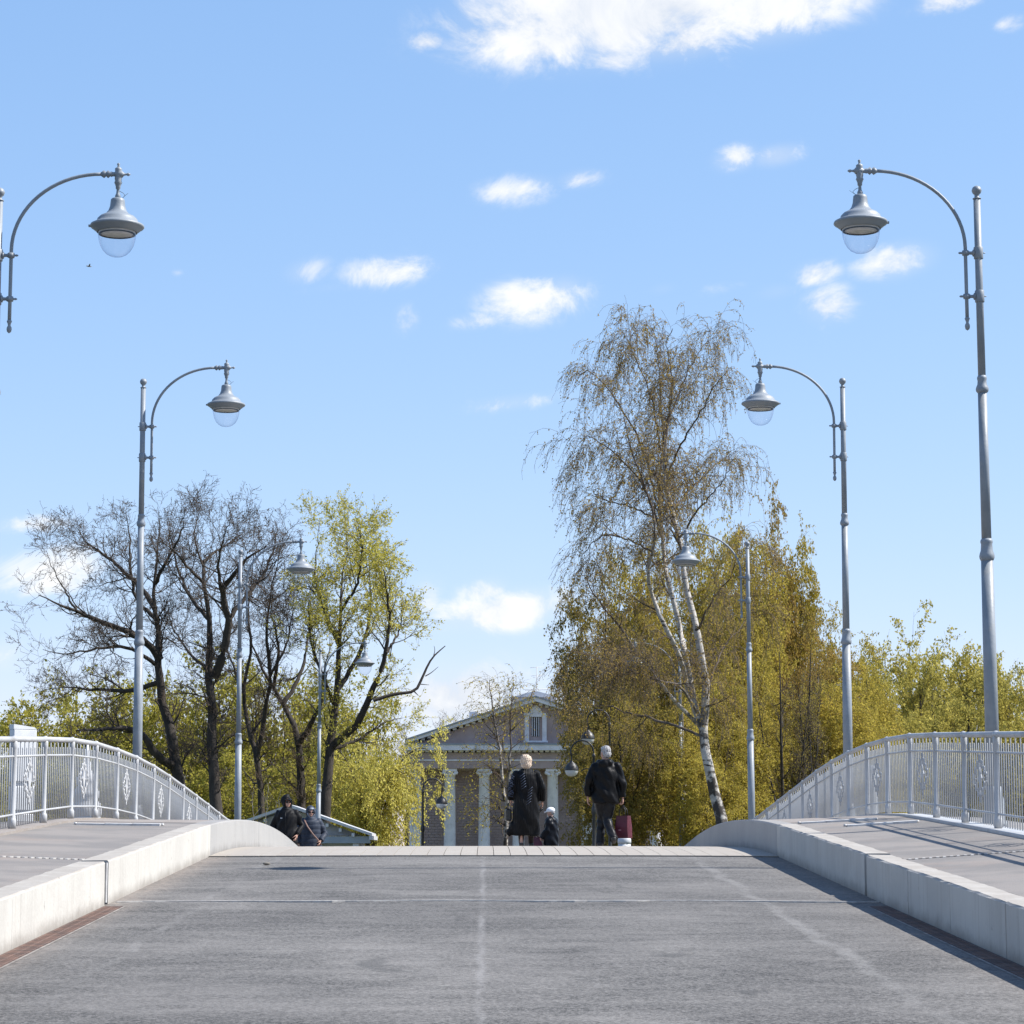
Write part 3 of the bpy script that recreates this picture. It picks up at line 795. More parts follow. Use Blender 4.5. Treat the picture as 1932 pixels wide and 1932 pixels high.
# ornate gable window
wz0, wz1 = zl(1391), zl(1355)
g = MB().box(-.24, .24, YF+.22, YF+.248, wz0, wz1).build('gable_window', M_PANE, B)
for q in range(4): MB().box(-.2+q*.13-.02, -.2+q*.13+.02, YF+.18, YF+.219, wz0, wz1).build('baluster', M_WHITE, g)
for s in (-1, 1):
    MB().box(s*.52-.13, s*.52+.13, YF+.1, YF+.246, wz0-.25, wz1+.1).box(s*.52-.18, s*.52+.18, YF+.06, YF+.245, wz1+.1, wz1+.24).build('pilaster', M_WHITE, g)
mb = MB().box(-.36, .36, YF+.1, YF+.245, wz1+.02, wz1+.2)
for k in range(7):
    a = math.pi*(k+.5)/7; mb.ball((.3*math.cos(a), YF+.16, wz1+.2+.38*math.sin(a)), (.1, .06, .12), 8, 6)
mb.ball((0, YF+.16, wz1+.4), (.26, .05, .3), 10, 8).build('crest', M_WHITE, g)
MB().box(-.72, .72, YF+.05, YF+.244, wz0-.36, wz0-.252).build('sill', M_WHITE, g)
mb = MB()
for k in range(16):
    s = -1 if k % 2 else 1; q = k//2
    mb.ball((s*(.6+q*.32), YF+.2, wz0-.55-.22*math.sin(q*.9)-.08*q), (.24, .05, .17+.05*(q % 2)), 10, 6)
mb.build('stucco_garland', M_WHITE, B)
# ------------------------------------------------------------------ kiosk with the low gable
KD = 90.
ka = P(550, 1521, KD); ke = P(702, 1577, KD)
K = empty('kiosk', (ka.x, KD, GROUND))
tag(K, 'low white kiosk with a shallow gable roof behind the two hooded people', 'kiosk')
hw = ke.x-ka.x; zr = ka.z-GROUND; ze = ke.z-GROUND
M_KIOSK = pm('grey white kiosk panel', (.50, .52, .55), (.44, .46, .49), 2, .7, .1, 20)
M_KBLUE = pm('blue grey fascia', (.30, .36, .43), (.26, .31, .37), 2, .6)
for s in (-1, 1):
    poly = [(s*hw, ze), (s*hw, ze+.09), (0, zr+.05), (0, zr-.06)]
    if s > 0: poly = poly[::-1]
    MB().prism(poly, -.9, 3.2).build('roof_slope', M_ROOFW, K)
    MB().box(s*hw-.06, s*hw+.06, -.95, 3.25, ze-.14, ze-.004).build('gutter', M_ROOFW, K)
    for q in range(4):
        t = .3+.16*q; x = s*hw*t; z = zr+(ze-zr)*t-.1
        MB().box(x-.05, x+.05, -.85, -.2, z-.16, z-.04).build('rafter_end', M_ROOFW, K)
MB().prism([(-hw+.35, ze-.0), (hw-.35, ze-.0), (0, zr-.1)], -.1, .0).build('gable', M_KIOSK, K)
MB().box(-hw+.05, hw-.05, -.62, .02, ze-.26, ze-.02).build('fascia', M_KBLUE, K)
MB().box(-hw+.4, hw-.4, .02, 3, 0, ze-.05).build('wall', M_KIOSK, K)
for x in (-hw+.55, -.9, .9, hw-.55):
    MB().bbox(x-.11, x+.11, -.55, -.33, 0, ze-.262, .01).build('column', M_ROOFW, K)
for x in (-1.9, 0, 1.9): MB().box(x-.5, x+.5, -.01, .019, .9, ze-.45).build('shutter', M_ROOFW, K)

# ------------------------------------------------------------------ black park lanterns near the pavilion
def park_lamp(px, ytop, d, flip, label, second=False, low=0):
    p = P(px, ytop, d); h = p.z-GROUND
    t = empty('park_lamp', (p.x, d, GROUND), 0)
    MB().lathe([(.16, 0), (.16, .12), (.11, .2), (.09, .9), (.10, .95), (.06, 1.02), (.052, h*.52), (.075, h*.53), (.075, h*.56), (.045, h*.58), (.038, h-.55), (.055, h-.53), (.055, h-.47), (.034, h-.44), (.03, h-.42)], 14).build('shaft', M_BLACK, t)
    s = flip
    pts = [(0, 0, h-.45)]+[(s*(-.36+.36*math.cos(a)), 0, h-.38+.36*math.sin(a)) for a in np.linspace(0, math.pi*1.12, 16)]
    MB().tube(pts, .026, 8, up=(0, 1, 0)).build('crook', M_BLACK, t)
    ex, ez = pts[-1][0], pts[-1][2]
    sc = MB()
    for a0 in (0,):
        q = [(ex+s*.1*(1-math.cos(a)), 0, ez-.02+.1*math.sin(a)) for a in np.linspace(-2.5, 2.4, 12)]
        sc.tube(q, .012, 6, up=(0, 1, 0))
    sc.build('scroll', M_BLACK, t)
    gz = ez-.42
    MB().lathe([(.02, ez+.02), (.02, gz+.3), (.05, gz+.27), (.06, gz+.24), (.14, gz+.18), (.20, gz+.09), (.225, gz+.0), (.225, gz-.02), (.21, gz-.02)], 20, o=(ex, 0, 0), cap=False).build('hood', M_BLACK, t)
    MB().lathe([(.212, gz), (.208, gz-.06), (.175, gz-.14), (.10, gz-.20), (.0, gz-.215)], 20, o=(ex, 0, 0), cap=False).build('globe', M_MILK, t)
    if second:
        MB().tube([(0, 0, h-1.15)]+[(s*(-.22+.22*math.cos(a)), 0, h-1.1+.2*math.sin(a)) for a in np.linspace(0, 2.6, 10)], .018, 6, up=(0, 1, 0)).tube([(0, 0, h-1.15)]+[(-s*(-.22+.22*math.cos(a)), 0, h-1.1+.2*math.sin(a)) for a in np.linspace(0, 2.6, 10)], .018, 6, up=(0, 1, 0)).build('brace_scroll', M_BLACK, t)
    tag(t, label, 'park lamp', 'black park lanterns before the pavilion')
M_MILK = pm('milky lantern glass', (.62, .63, .64), (.55, .56, .57), 3, .25)
park_lamp(1120, 1396, 79, 1, 'black crook-necked lantern beside the man with the bag', True)
park_lamp(1150, 1338, 80.5, 1, 'taller black crook-necked lantern under the weeping birch twigs')
park_lamp(798, 1468, 94, -1, 'black crook-necked lantern at the edge of the yellow willow')

M_BRIGHT = pm('white marker paint', (.74, .74, .74), (.66, .66, .66), 3, .6)
# ------------------------------------------------------------------ white marker board, ornamental finial post, bollards
wp = P(44, 1372, 58)
t = empty('marker_board', (wp.x, 58, -4.2+EYE), .62)
zt = wp.z-(-4.2+EYE)
mb = MB().bbox(-.29, .29, -.12, .12, zt-1.25, zt-.05, .02)
mb.add([(-.29, -.12, zt-.052), (.29, -.12, zt-.052), (.29, .12, zt-.052), (-.29, .12, zt-.052), (-.29, -.12, zt+.06), (.22, -.12, zt), (.22, .12, zt), (-.29, .12, zt+.06)], [(4, 5, 6, 7), (0, 1, 5, 4), (1, 2, 6, 5), (2, 3, 7, 6), (3, 0, 4, 7)])
mb.build('top_board', M_BRIGHT, t)
for k in range(3): MB().bbox(-.29, .29, -.1, .1, zt-1.9-k*.62, zt-1.36-k*.62, .015).build('step_board', M_BRIGHT, t)
MB().bbox(-.16, .16, -.07, .07, 0, zt-.2, .01).build('mast', M_ROOFW, t)
tag(t, 'white stepped navigation marker board standing in the water behind the railing', 'marker')
fp = P(165, 1400, 57)
t = empty('finial_pylon', (fp.x, 57, -4.2+EYE)); zt = fp.z-(-4.2+EYE)
MB().lathe([(.22, 0), (.22, zt-2.2), (.30, zt-2.15), (.30, zt-1.95), (.18, zt-1.85)], 16).build('shaft', M_ROOFW, t)
MB().lathe([(.18, zt-1.9), (.34, zt-1.7), (.36, zt-1.55), (.33, zt-1.38), (.25, zt-1.3), (.3, zt-1.22), (.3, zt-1.12), (.2, zt-.98), (.24, zt-.9), (.24, zt-.82), (.12, zt-.68), (.07, zt-.4), (.02, zt)], 18).build('finial', M_BRIGHT, t)
tag(t, 'white turned pylon ending in a spike behind the railing', 'pylon')
for (x, yt, d, w, lab) in ((1272, 1541, 92, .17, 'slim pale bollard under the tall white birch stems'), (1336, 1544, 90, .13, 'slim grey bollard beside the foot of the leaning birch'), (1178, 1581, 72, .19, 'stubby white bollard behind the man with the bag')):
    p = P(x, yt, d); g = GROUND
    t = empty('bollard', (p.x, d, g)); h = p.z-g
    MB().lathe([(w*1.25, 0), (w*1.25, .08), (w, .12), (w*.95, h-.15)], 14).build('shaft', M_ROOFW, t)
    MB().lathe([(w*1.0, h-.16), (w*1.02, h-.1), (w*1.0, h-.03), (w*.9, h-.005), (.001, h)], 14).build('cap', M_ROOFW, t)
    tag(t, lab, 'bollard')
# gull far up
bp = P(168, 503, 120)
mb = MB().tube([(-.3, 0, 0), (-.1, 0, .02), (.15, 0, .03), (.3, 0, .03)], [.01, .07, .06, .015], 8)
for s in (-1, 1): mb.add([(-.08, 0, .04), (.12, 0, .05), (.0, s*.4, .24), (-.1, s*.4, .22), (-.12, s*.72, .14), (-.04, s*.1, .07)], [(0, 1, 2, 3), (3, 2, 4), (1, 0, 3), (4, 3, 2)])
o = mb.build('bird', pm('bird grey', (.2, .2, .2), None, 5, .8), loc=bp, rz=.5)
o.scale = (.45, .45, .45)
tag(o, 'small dark bird flying high beside the lamp', 'bird')
# ------------------------------------------------------------------ trees
def unit(v): return v/np.maximum(np.linalg.norm(v, axis=-1, keepdims=True), 1e-9)
def resample(pts, n):
    pts = np.asarray(pts, float); k = len(pts)
    # smooth the control points a little (Catmull-Rom)
    ext = np.vstack([2*pts[0]-pts[1], pts, 2*pts[-1]-pts[-2]]); out = []
    for i in range(k-1):
        p0, p1, p2, p3 = ext[i:i+4]
        for t in np.linspace(0, 1, 6, endpoint=False):
            out.append(.5*((2*p1)+(-p0+p2)*t+(2*p0-5*p1+4*p2-p3)*t*t+(-p0+3*p1-3*p2+p3)*t**3))
    out.append(pts[-1]); out = np.array(out)
    s = np.r_[0, np.cumsum(np.linalg.norm(np.diff(out, axis=0), axis=1))]
    q = np.linspace(0, s[-1], n)
    return np.stack([np.interp(q, s, out[:, i]) for i in range(3)], 1)
def tubes(Pn, Rn, k):
    N, S, _ = Pn.shape
    T = np.empty_like(Pn); T[:, 1:-1] = Pn[:, 2:]-Pn[:, :-2]; T[:, 0] = Pn[:, 1]-Pn[:, 0]; T[:, -1] = Pn[:, -1]-Pn[:, -2]
    T = unit(T)
    ref = np.where(np.abs(T[..., 2:3]) < .9, np.array([0, 0, 1.]), np.array([1., 0, 0]))
    U = unit(np.cross(T, ref)); V = np.cross(T, U)
    a = np.arange(k)*2*np.pi/k
    ring = (U[:, :, None]*np.cos(a)[None, None, :, None]+V[:, :, None]*np.sin(a)[None, None, :, None])*Rn[:, :, None, None]+Pn[:, :, None]
    verts = ring.reshape(-1, 3)
    base = (np.arange(N)*S*k)[:, None, None]+(np.arange(S-1)*k)[None, :, None]+np.arange(k)[None, None, :]
    nxt = base-np.arange(k)+((np.arange(k)+1) % k)
    q = np.stack([base, nxt, nxt+k, base+k], -1).reshape(-1, 4)
    return verts, q
def spawn(Pn, Rn, L, g):
    """children along every parent branch"""
    N, S, _ = Pn.shape
    ln = np.linalg.norm(np.diff(Pn, axis=1), axis=2).sum(1)
    t0, t1 = L.get('t', (.2, 1.))
    cnt = g.poisson(L['dens']*ln*(t1-t0))
    idx = np.repeat(np.arange(N), cnt); n = len(idx)
    if n == 0: return None
    t = t0+(t1-t0)*g.random(n)**L.get('tpow', 1.)
    f = t*(S-1)*.9999; i = f.astype(int); fr = (f-i)[:, None]
    pos = Pn[idx, i]*(1-fr)+Pn[idx, i+1]*fr
    tan = unit(Pn[idx, i+1]-Pn[idx, i])
    rp = Rn[idx, i]*(1-fr[:, 0])+Rn[idx, i+1]*fr[:, 0]
    rv = g.normal(size=(n, 3)); perp = unit(rv-tan*(rv*tan).sum(1, keepdims=True))
    a = np.radians(g.normal(L['ang'][0], L['ang'][1], n))[:, None]
    d = unit(tan*np.cos(a)+perp*np.sin(a))
    lo, hi = L['len']; length = (lo+(hi-lo)*g.random(n))*(1-L.get('fall', .3)*t)
    seg = L['seg']; trop = np.array(L.get('trop', (0, 0, 0))); w = L['wander']
    pts = np.empty((n, seg+1, 3)); pts[:, 0] = pos; p = pos.copy()
    tend = L.get('bend', 1.)
    for s in range(seg):
        d = unit(d+g.normal(size=(n, 3))*w+trop*(1+tend*s/seg))
        p = p+d*(length/seg)[:, None]; pts[:, s+1] = p
    r0 = np.minimum(rp*L['r'][0], L['r'][1]*(.7+.6*g.random(n)))
    r = r0[:, None]*np.linspace(1, L.get('tip', .35), seg+1)[None]
    return pts, np.maximum(r, L.get('rmin', .003))
def leaves(Pn, per_m, size, g, droop=0., aspect=1.7):
    N, S, _ = Pn.shape
    ln = np.linalg.norm(np.diff(Pn, axis=1), axis=2).sum(1)
    idx = np.repeat(np.arange(N), g.poisson(per_m*ln)); n = len(idx)
    f = (.1+.9*g.random(n))*(S-1)*.9999; i = f.astype(int); fr = (f-i)[:, None]
    c = Pn[idx, i]*(1-fr)+Pn[idx, i+1]*fr+g.normal(size=(n, 3))*size*.5
    u = unit(g.normal(size=(n, 3))-np.array([0, 0, droop])); v = unit(np.cross(u, g.normal(size=(n, 3))))
    s = size*(.55+.9*g.random(n))[:, None]
    q = np.stack([c, c+u*s*.5+v*s/aspect*.5, c+u*s, c+u*s*.5-v*s/aspect*.5], 1)
    return q.reshape(-1, 3), np.arange(n*4).reshape(-1, 4)
def grow_tree(stems, radii, levels, lf, g, split=1):
    """stems: list of point lists. levels up to 'split' go to the trunk part, the rest with the leaves to the crown"""
    SP = np.stack([resample(s, 22) for s in stems])
    SP[:, 1:-1] += g.normal(size=SP[:, 1:-1].shape)*.02
    SR = np.stack([np.interp(np.linspace(0, 1, 22), np.linspace(0, 1, len(r)), r) for r in radii])
    tv, tq, tr, off = [], [], [], 0
    cv, cq, cm, cr, coff = [], [], [], [], 0
    v, q = tubes(SP, SR, 9); tv.append(v); tq.append(q); off = len(v); tr.append(np.repeat(((SR[:, 1:]+SR[:, :-1])/2).ravel(), 9))
    cur = (SP, SR); groups = []
    for li, L in enumerate(levels):
        src = cur
        if L.get('src') is not None: src = groups[L['src']]
        if L.get('also_stems') : src = (SP, SR)
        cur = spawn(src[0], src[1], L, g); groups.append(cur)
        k = 6 if li == 0 else (4 if li == 1 else 3)
        v, q = tubes(cur[0], cur[1], k)
        if li < split: tv.append(v); tq.append(q+off); off += len(v); tr.append(np.repeat(((cur[1][:, 1:]+cur[1][:, :-1])/2).ravel(), k))
        else: cv.append(v); cq.append(q+coff); coff += len(v); cm.append(np.zeros(len(q))); cr.append(g.random(len(q)))
    for (gi, per_m, size, droop) in lf:
        v, q = leaves(groups[gi][0], per_m, size, g, droop)
        cv.append(v); cq.append(q+coff); coff += len(v); cm.append(np.ones(len(q))); cr.append(g.random(len(q)))
    return (np.vstack(tv), np.vstack(tq), np.concatenate(tr)), (np.vstack(cv), np.vstack(cq), np.concatenate(cm), np.concatenate(cr))
def tree_obj(name, data, origin, m_bark, m_twig, m_leaf, label, group=None, cat='tree'):
    (tv, tq, tr), (cv, cq, cm, cr) = data; o = np.array(origin, float)
    t = empty(name, origin)
    me = np_mesh('trunk', tv-o, tq, [m_bark], sm=np.ones(len(tq)), rnd=tr); mesh_obj('trunk', me, t)
    me = np_mesh('crown', cv-o, cq, [m_twig, m_leaf], cm, rnd=cr); mesh_obj('crown', me, t)
    tag(t, label, cat, group)
    return t
def px_stem(pts, d, g, lean=0., wob=.25):
    """a stem traced in the photo, stood at distance d and given depth of its own"""
    out = []
    n = len(pts)
    for i, (x, y) in enumerate(pts):
        out.append(tuple(P(x, y, d+lean*i/(n-1)+(g.normal()*wob if 0 < i else 0))))
    return out

def px_stems(S, D, g, Z, wob):
    """every stem starts on the stem it grows from, in depth too"""
    out = []
    for k, s in enumerate(S):
        q = Z(s[0]); d0 = D
        if k:
            p = np.array(P(q[0][0], q[0][1], D)); best = 1e9
            for o in out:
                r = resample(o, 30); e = np.hypot(r[:, 0]-p[0], r[:, 2]-p[2]); i = int(e.argmin())
                if e[i] < best: best = e[i]; d0 = r[i, 1]
        out.append(px_stem(q, d0, g, s[1], wob))
    return out

def birch_bark():
    m = bpy.data.materials.new('birch bark'); m.use_nodes = True
    t = m.node_tree; n = NT(t); b = t.nodes['Principled BSDF']
    co = n.node('ShaderNodeTexCoord').outputs['Object']
    col = n.mix(n.ss(n.noise(n.vm('MULTIPLY', co, (1, 1, 3)), 2.5, 5, .6), .35, .7), (.50, .47, .43), (.34, .315, .285))
    mark = n.ss(n.noise(n.vm('MULTIPLY', co, (1.3, 1.3, 5.5)), 2.4, 4, .6), .575, .63)
    sep = n.node('ShaderNodeSeparateXYZ'); n.put(sep.inputs[0], co)
    low = n.ss(sep.outputs[2], 4., 8.5, 1, 0)
    patch = n.m('MULTIPLY', n.ss(n.noise(co, 2.1, 5, .65), .44, .54), low)
    col = n.mix(n.m('MAXIMUM', mark, patch), col, (.045, .036, .03))
    at = n.node('ShaderNodeAttribute'); at.attribute_name = 'rnd'        # thin wood is brown, only the stems are white
    col = n.mix(n.ss(at.outputs['Fac'], .03, .065), (.075, .052, .038), col)
    n.put(b.inputs['Base Color'], col); b.inputs['Roughness'].default_value = .85
    return m
M_BIRCH = birch_bark()
M_BARKD = pm('dark alder bark', (.050, .041, .034), (.030, .024, .020), 5, .95, .8, 16, stretch=(1, 1, .35))
M_BARKG = pm('grey brown bark', (.085, .068, .052), (.05, .04, .032), 5, .95, .6, 16, stretch=(1, 1, .35))
M_TWIGD = pm('grey brown twigs', (.105, .076, .055), (.068, .05, .038), 2, .9)
M_TWIGB = pm('brown birch twigs', (.15, .112, .075), (.10, .076, .055), 2, .9)
M_TWIGW = pm('olive willow twigs', (.17, .14, .06), (.11, .09, .045), 2, .9)
L_BRONZE = leaf_mat('bronze birch leaves', (.33, .235, .07), (.40, .29, .075), (.28, .175, .07), .5)
L_GOLD = leaf_mat('olive gold leaves', (.44, .345, .068), (.37, .31, .06), (.52, .37, .07), .5)
L_GOLD2 = leaf_mat('yellow olive leaves', (.48, .385, .08), (.41, .34, .068), (.56, .43, .09), .55)
L_OLIVE = leaf_mat('dull olive leaves', (.30, .235, .065), (.24, .20, .052), (.39, .28, .06), .45)
L_WILLOW = leaf_mat('yellow willow leaves', (.58, .51, .10), (.50, .46, .09), (.68, .58, .14), .5)
L_WILLO2 = leaf_mat('green willow leaves', (.48, .415, .105), (.41, .355, .085), (.57, .485, .13), .55)
L_BUD = leaf_mat('alder buds', (.06, .045, .035), (.08, .06, .04), (.11, .085, .04), .2)
L_SHRUB = leaf_mat('fresh shrub leaves', (.43, .385, .075), (.34, .315, .062), (.54, .465, .09), .5)
L_WEEP = leaf_mat('pale yellow weeping leaves', (.74, .66, .17), (.66, .60, .15), (.82, .72, .23), .55)

def zz(pts, kx, x0, y0): return [(x0+a*kx, y0+b*kx) for a, b in pts]
G = lambda s: np.random.default_rng(s)

# ---- tall weeping birch on the right
def big_birch():
    g = G(21); D = 76.
    Z = lambda p: zz(p, .5469, 1011.3, 543.4)
    S = [([(650,1905),(640,1830),(612,1730),(590,1620),(578,1530),(585,1450),(588,1380),(570,1280),(555,1180),(530,1090),(508,960),(495,860),(472,760),(448,680),(445,560),(460,420),(470,300)], 2., [.25,.20,.175,.15,.13,.10,.075,.04,.014]),
         ([(578,1535),(530,1400),(500,1280),(450,1180),(410,1090),(385,990),(400,910),(415,830),(380,700),(330,560),(300,420)], -3., [.12,.105,.085,.06,.035,.012]),
         ([(560,1490),(520,1290),(495,1170),(470,1060),(440,940),(430,800),(425,660),(440,540),(430,410),(425,270),(412,165)], 4., [.13,.12,.10,.075,.05,.025,.010]),
         ([(575,1525),(450,1390),(350,1260),(290,1170),(225,1090),(185,1030),(165,990)], -4., [.085,.07,.055,.035,.014]),
         ([(572,1545),(450,1500),(330,1470),(260,1445),(190,1440)], 3., [.06,.05,.035,.018]),
         ([(560,1470),(500,1380),(400,1350),(250,1290),(120,1250)], -5., [.06,.05,.03,.012]),
         ([(430,860),(380,700),(290,590),(200,520),(160,510)], -2., [.05,.04,.025,.01]),
         ([(425,800),(340,760),(240,730),(190,700)], 3., [.045,.035,.02,.01]),
         ([(430,780),(360,540),(270,380),(190,290),(150,300)], 3., [.05,.04,.025,.01]),
         ([(445,680),(490,560),(560,440),(620,330),(650,300)], -3., [.05,.04,.025,.01]),
         ([(472,760),(550,680),(620,610),(665,580)], 3., [.05,.035,.02,.01]),
         ([(495,860),(565,760),(640,670),(680,590)], -3., [.05,.035,.02,.01]),
         ([(430,560),(400,390),(335,225),(305,160)], -3., [.045,.03,.02,.01]),
         ([(440,500),(500,345),(555,230),(595,180)], 2., [.045,.03,.02,.01]),
         ([(440,540),(470,345),(452,200),(472,140)], -2., [.04,.03,.02,.01]),
         ([(400,910),(300,860),(220,860),(160,920)], 3., [.04,.03,.02,.01]),
         ([(590,1400),(640,1250),(700,1180),(740,1120)], 4., [.05,.035,.02,.01]),
         ([(555,1180),(620,1060),(675,990),(695,900)], -4., [.05,.035,.02,.01])]
    stems = px_stems(S, D, g, Z, .12)
    lev = [dict(dens=3.0, t=(.25, 1), tpow=.85, ang=(42, 13), len=(.5, 1.5), fall=.35, seg=7, wander=.14, trop=(0, 0, .05), r=(.55, .032), tip=.3),
           dict(dens=4.6, t=(.12, 1), ang=(44, 15), len=(.4, 1.1), fall=.3, seg=5, wander=.17, trop=(0, 0, -.06), r=(.55, .012), tip=.4),
           dict(dens=7.4, t=(.1, 1), ang=(45, 15), len=(.5, 1.7), fall=.2, seg=6, wander=.10, trop=(-.05, 0, -.34), r=(.6, .0066), tip=.6, rmin=.0042),
           dict(dens=3.6, t=(.1, 1), ang=(35, 12), len=(.15, .45), fall=.2, seg=2, wander=.12, trop=(-.05, 0, -.25), r=(.8, .005), tip=.7, rmin=.0036),
           dict(dens=7., t=(.25, 1), tpow=.8, ang=(60, 18), len=(.4, 1.5), fall=.2, seg=7, wander=.10, trop=(-.06, 0, -.24), r=(.4, .008), tip=.6, rmin=.0042, also_stems=True)]
    data = grow_tree(stems, [[q*.78 for q in s[2]] for s in S], lev, [(2, 6.5, .058, .6), (3, 6., .058, .6), (4, 8, .058, .6)], g, 1)
    o = stems[0][0]
    tree_obj('birch_tree', data, (o[0], o[1], GROUND-.05), M_BIRCH, M_TWIGB, L_BRONZE, 'tall weeping birch with forked white stems and bronze twigs')
big_birch()

# ---- bare alders on the left, traced
ALDER = [dict(dens=2.9, t=(.22, 1), ang=(50, 14), len=(.8, 2.4), fall=.4, seg=8, wander=.20, trop=(0, 0, .05), r=(.45, .036), tip=.3),
         dict(dens=4.4, t=(.12, 1), ang=(44, 14), len=(.5, 1.4), fall=.35, seg=5, wander=.24, trop=(0, 0, .06), r=(.55, .022), tip=.4),
         dict(dens=6.4, t=(.15, 1), ang=(44, 16), len=(.3, .8), fall=.3, seg=3, wander=.26, trop=(0, 0, .05), r=(.6, .0105), tip=.6, rmin=.006),
         dict(dens=4.5, t=(.2, 1), ang=(45, 16), len=(.12, .35), fall=.2, seg=2, wander=.25, r=(.8, .007), tip=.7, rmin=.005)]
def alder(S, D, seed, label, leafm=L_BUD, lv=ALDER, lf=((2, 3, .05, 0), (3, 5, .05, 0)), twig=M_TWIGD, bark=M_BARKD, name='alder_tree'):
    g = G(seed)
    Z = lambda p: zz(p, .4375, 0, 890.6)
    stems = px_stems(S, D, g, Z, .15)
    b = stems[0][0]; stems[0] = [(b[0], b[1], GROUND-.1)]+stems[0][0:] if b[2] > GROUND+.3 else stems[0]
    data = grow_tree(stems, [[q*.85 for q in s[2]] for s in S], lv, list(lf), g, 1)
    o = (stems[0][0][0], stems[0][0][1], GROUND-.05)
    return tree_obj(name, data, o, bark, twig, leafm, label, 'bare alders by the bridge' if name == 'alder_tree' else None)
alder([([(790,1480),(770,1330),(735,1130),(700,990),(682,850),(685,700),(665,580),(668,440),(682,330),(690,230),(680,150)], 2, [.38,.32,.28,.24,.20,.15,.09,.04,.012]),
       ([(695,810),(640,745),(600,715),(550,690),(430,642),(335,602),(240,566),(165,530)], -4, [.17,.15,.12,.07,.02]),
       ([(668,590),(600,490),(480,380),(380,310),(330,240)], 4, [.14,.10,.06,.015]),
       ([(690,905),(600,935),(530,945),(380,935),(265,928),(165,950)], 3, [.13,.11,.07,.03,.012]),
       ([(750,1270),(680,1225),(620,1140),(560,1110),(510,1105),(330,1115)], -3, [.20,.18,.13,.09,.04]),
       ([(670,480),(720,380),(780,260),(800,150)], -3, [.10,.07,.04,.012]),
       ([(685,640),(600,560),(560,420),(560,300),(540,170)], 3, [.11,.08,.05,.012]),
       ([(330,600),(260,480),(220,400),(200,340)], 2, [.06,.04,.02,.01]),
       ([(670,830),(560,760),(420,760),(275,785),(185,765)], -5, [.10,.07,.04,.012])],
      98, 31, 'broad dark bare alder reaching long limbs towards the marker board')
alder([([(938,1520),(930,1430),(915,1200),(915,1000),(900,870),(905,650),(880,480),(870,380),(832,295),(850,220),(870,120)], 1, [.36,.32,.27,.24,.20,.16,.12,.08,.03,.012]),
       ([(928,880),(962,780),(985,640),(958,520),(1000,455),(1060,380),(1150,320)], -3, [.21,.19,.16,.12,.07,.02]),
       ([(872,390),(920,350),(1000,300),(1060,250)], 3, [.09,.06,.03,.012]),
       ([(905,640),(820,540),(770,420),(740,300),(720,200)], 4, [.10,.07,.04,.012]),
       ([(985,640),(1060,540),(1130,450),(1180,330),(1200,240)], 3, [.11,.08,.05,.015]),
       ([(958,520),(940,430),(960,300),(1000,180)], -4, [.09,.06,.03,.012]),
       ([(900,860),(800,760),(740,660),(720,560)], 4, [.08,.06,.03,.012]),
       ([(880,480),(800,400),(740,330),(640,270)], -3, [.08,.06,.03,.012])],
      96, 32, 'dark bare alder with two thick upright stems behind the grey lamps')
alder([([(1140,1540),(1130,1480),(1108,1240),(1070,1100),(1050,960),(1080,760),(1070,600),(1090,420),(1100,300)], 2, [.20,.18,.15,.12,.09,.06,.03,.01]),
       ([(1110,1230),(1140,1050),(1165,880),(1150,700),(1170,520),(1200,380),(1220,280)], -3, [.13,.11,.09,.06,.03,.01]),
       ([(1052,960),(1000,820),(960,700),(940,580)], 4, [.08,.05,.03,.01]),
       ([(1165,880),(1230,760),(1260,620),(1270,500)], 3, [.08,.05,.03,.01])],
      102, 33, 'slender bare alder forking low behind the hooded man', )
alder([([(1300,1520),(1300,1380),(1282,1150),(1222,1000),(1150,880),(1095,760),(1060,640)], 2, [.26,.23,.2,.16,.11,.06,.02]),
       ([(1285,1180),(1340,1090),(1390,980),(1410,860)], -2, [.15,.12,.08,.04]),
       ([(1222,1000),(1290,880),(1330,720),(1340,560),(1350,430)], 3, [.12,.09,.06,.03,.01]),
       ([(1180,930),(1200,760),(1170,600),(1180,480)], -4, [.1,.07,.04,.01])],
      104, 34, 'leaning dark alder with a crooked stem beside the yellow willow')

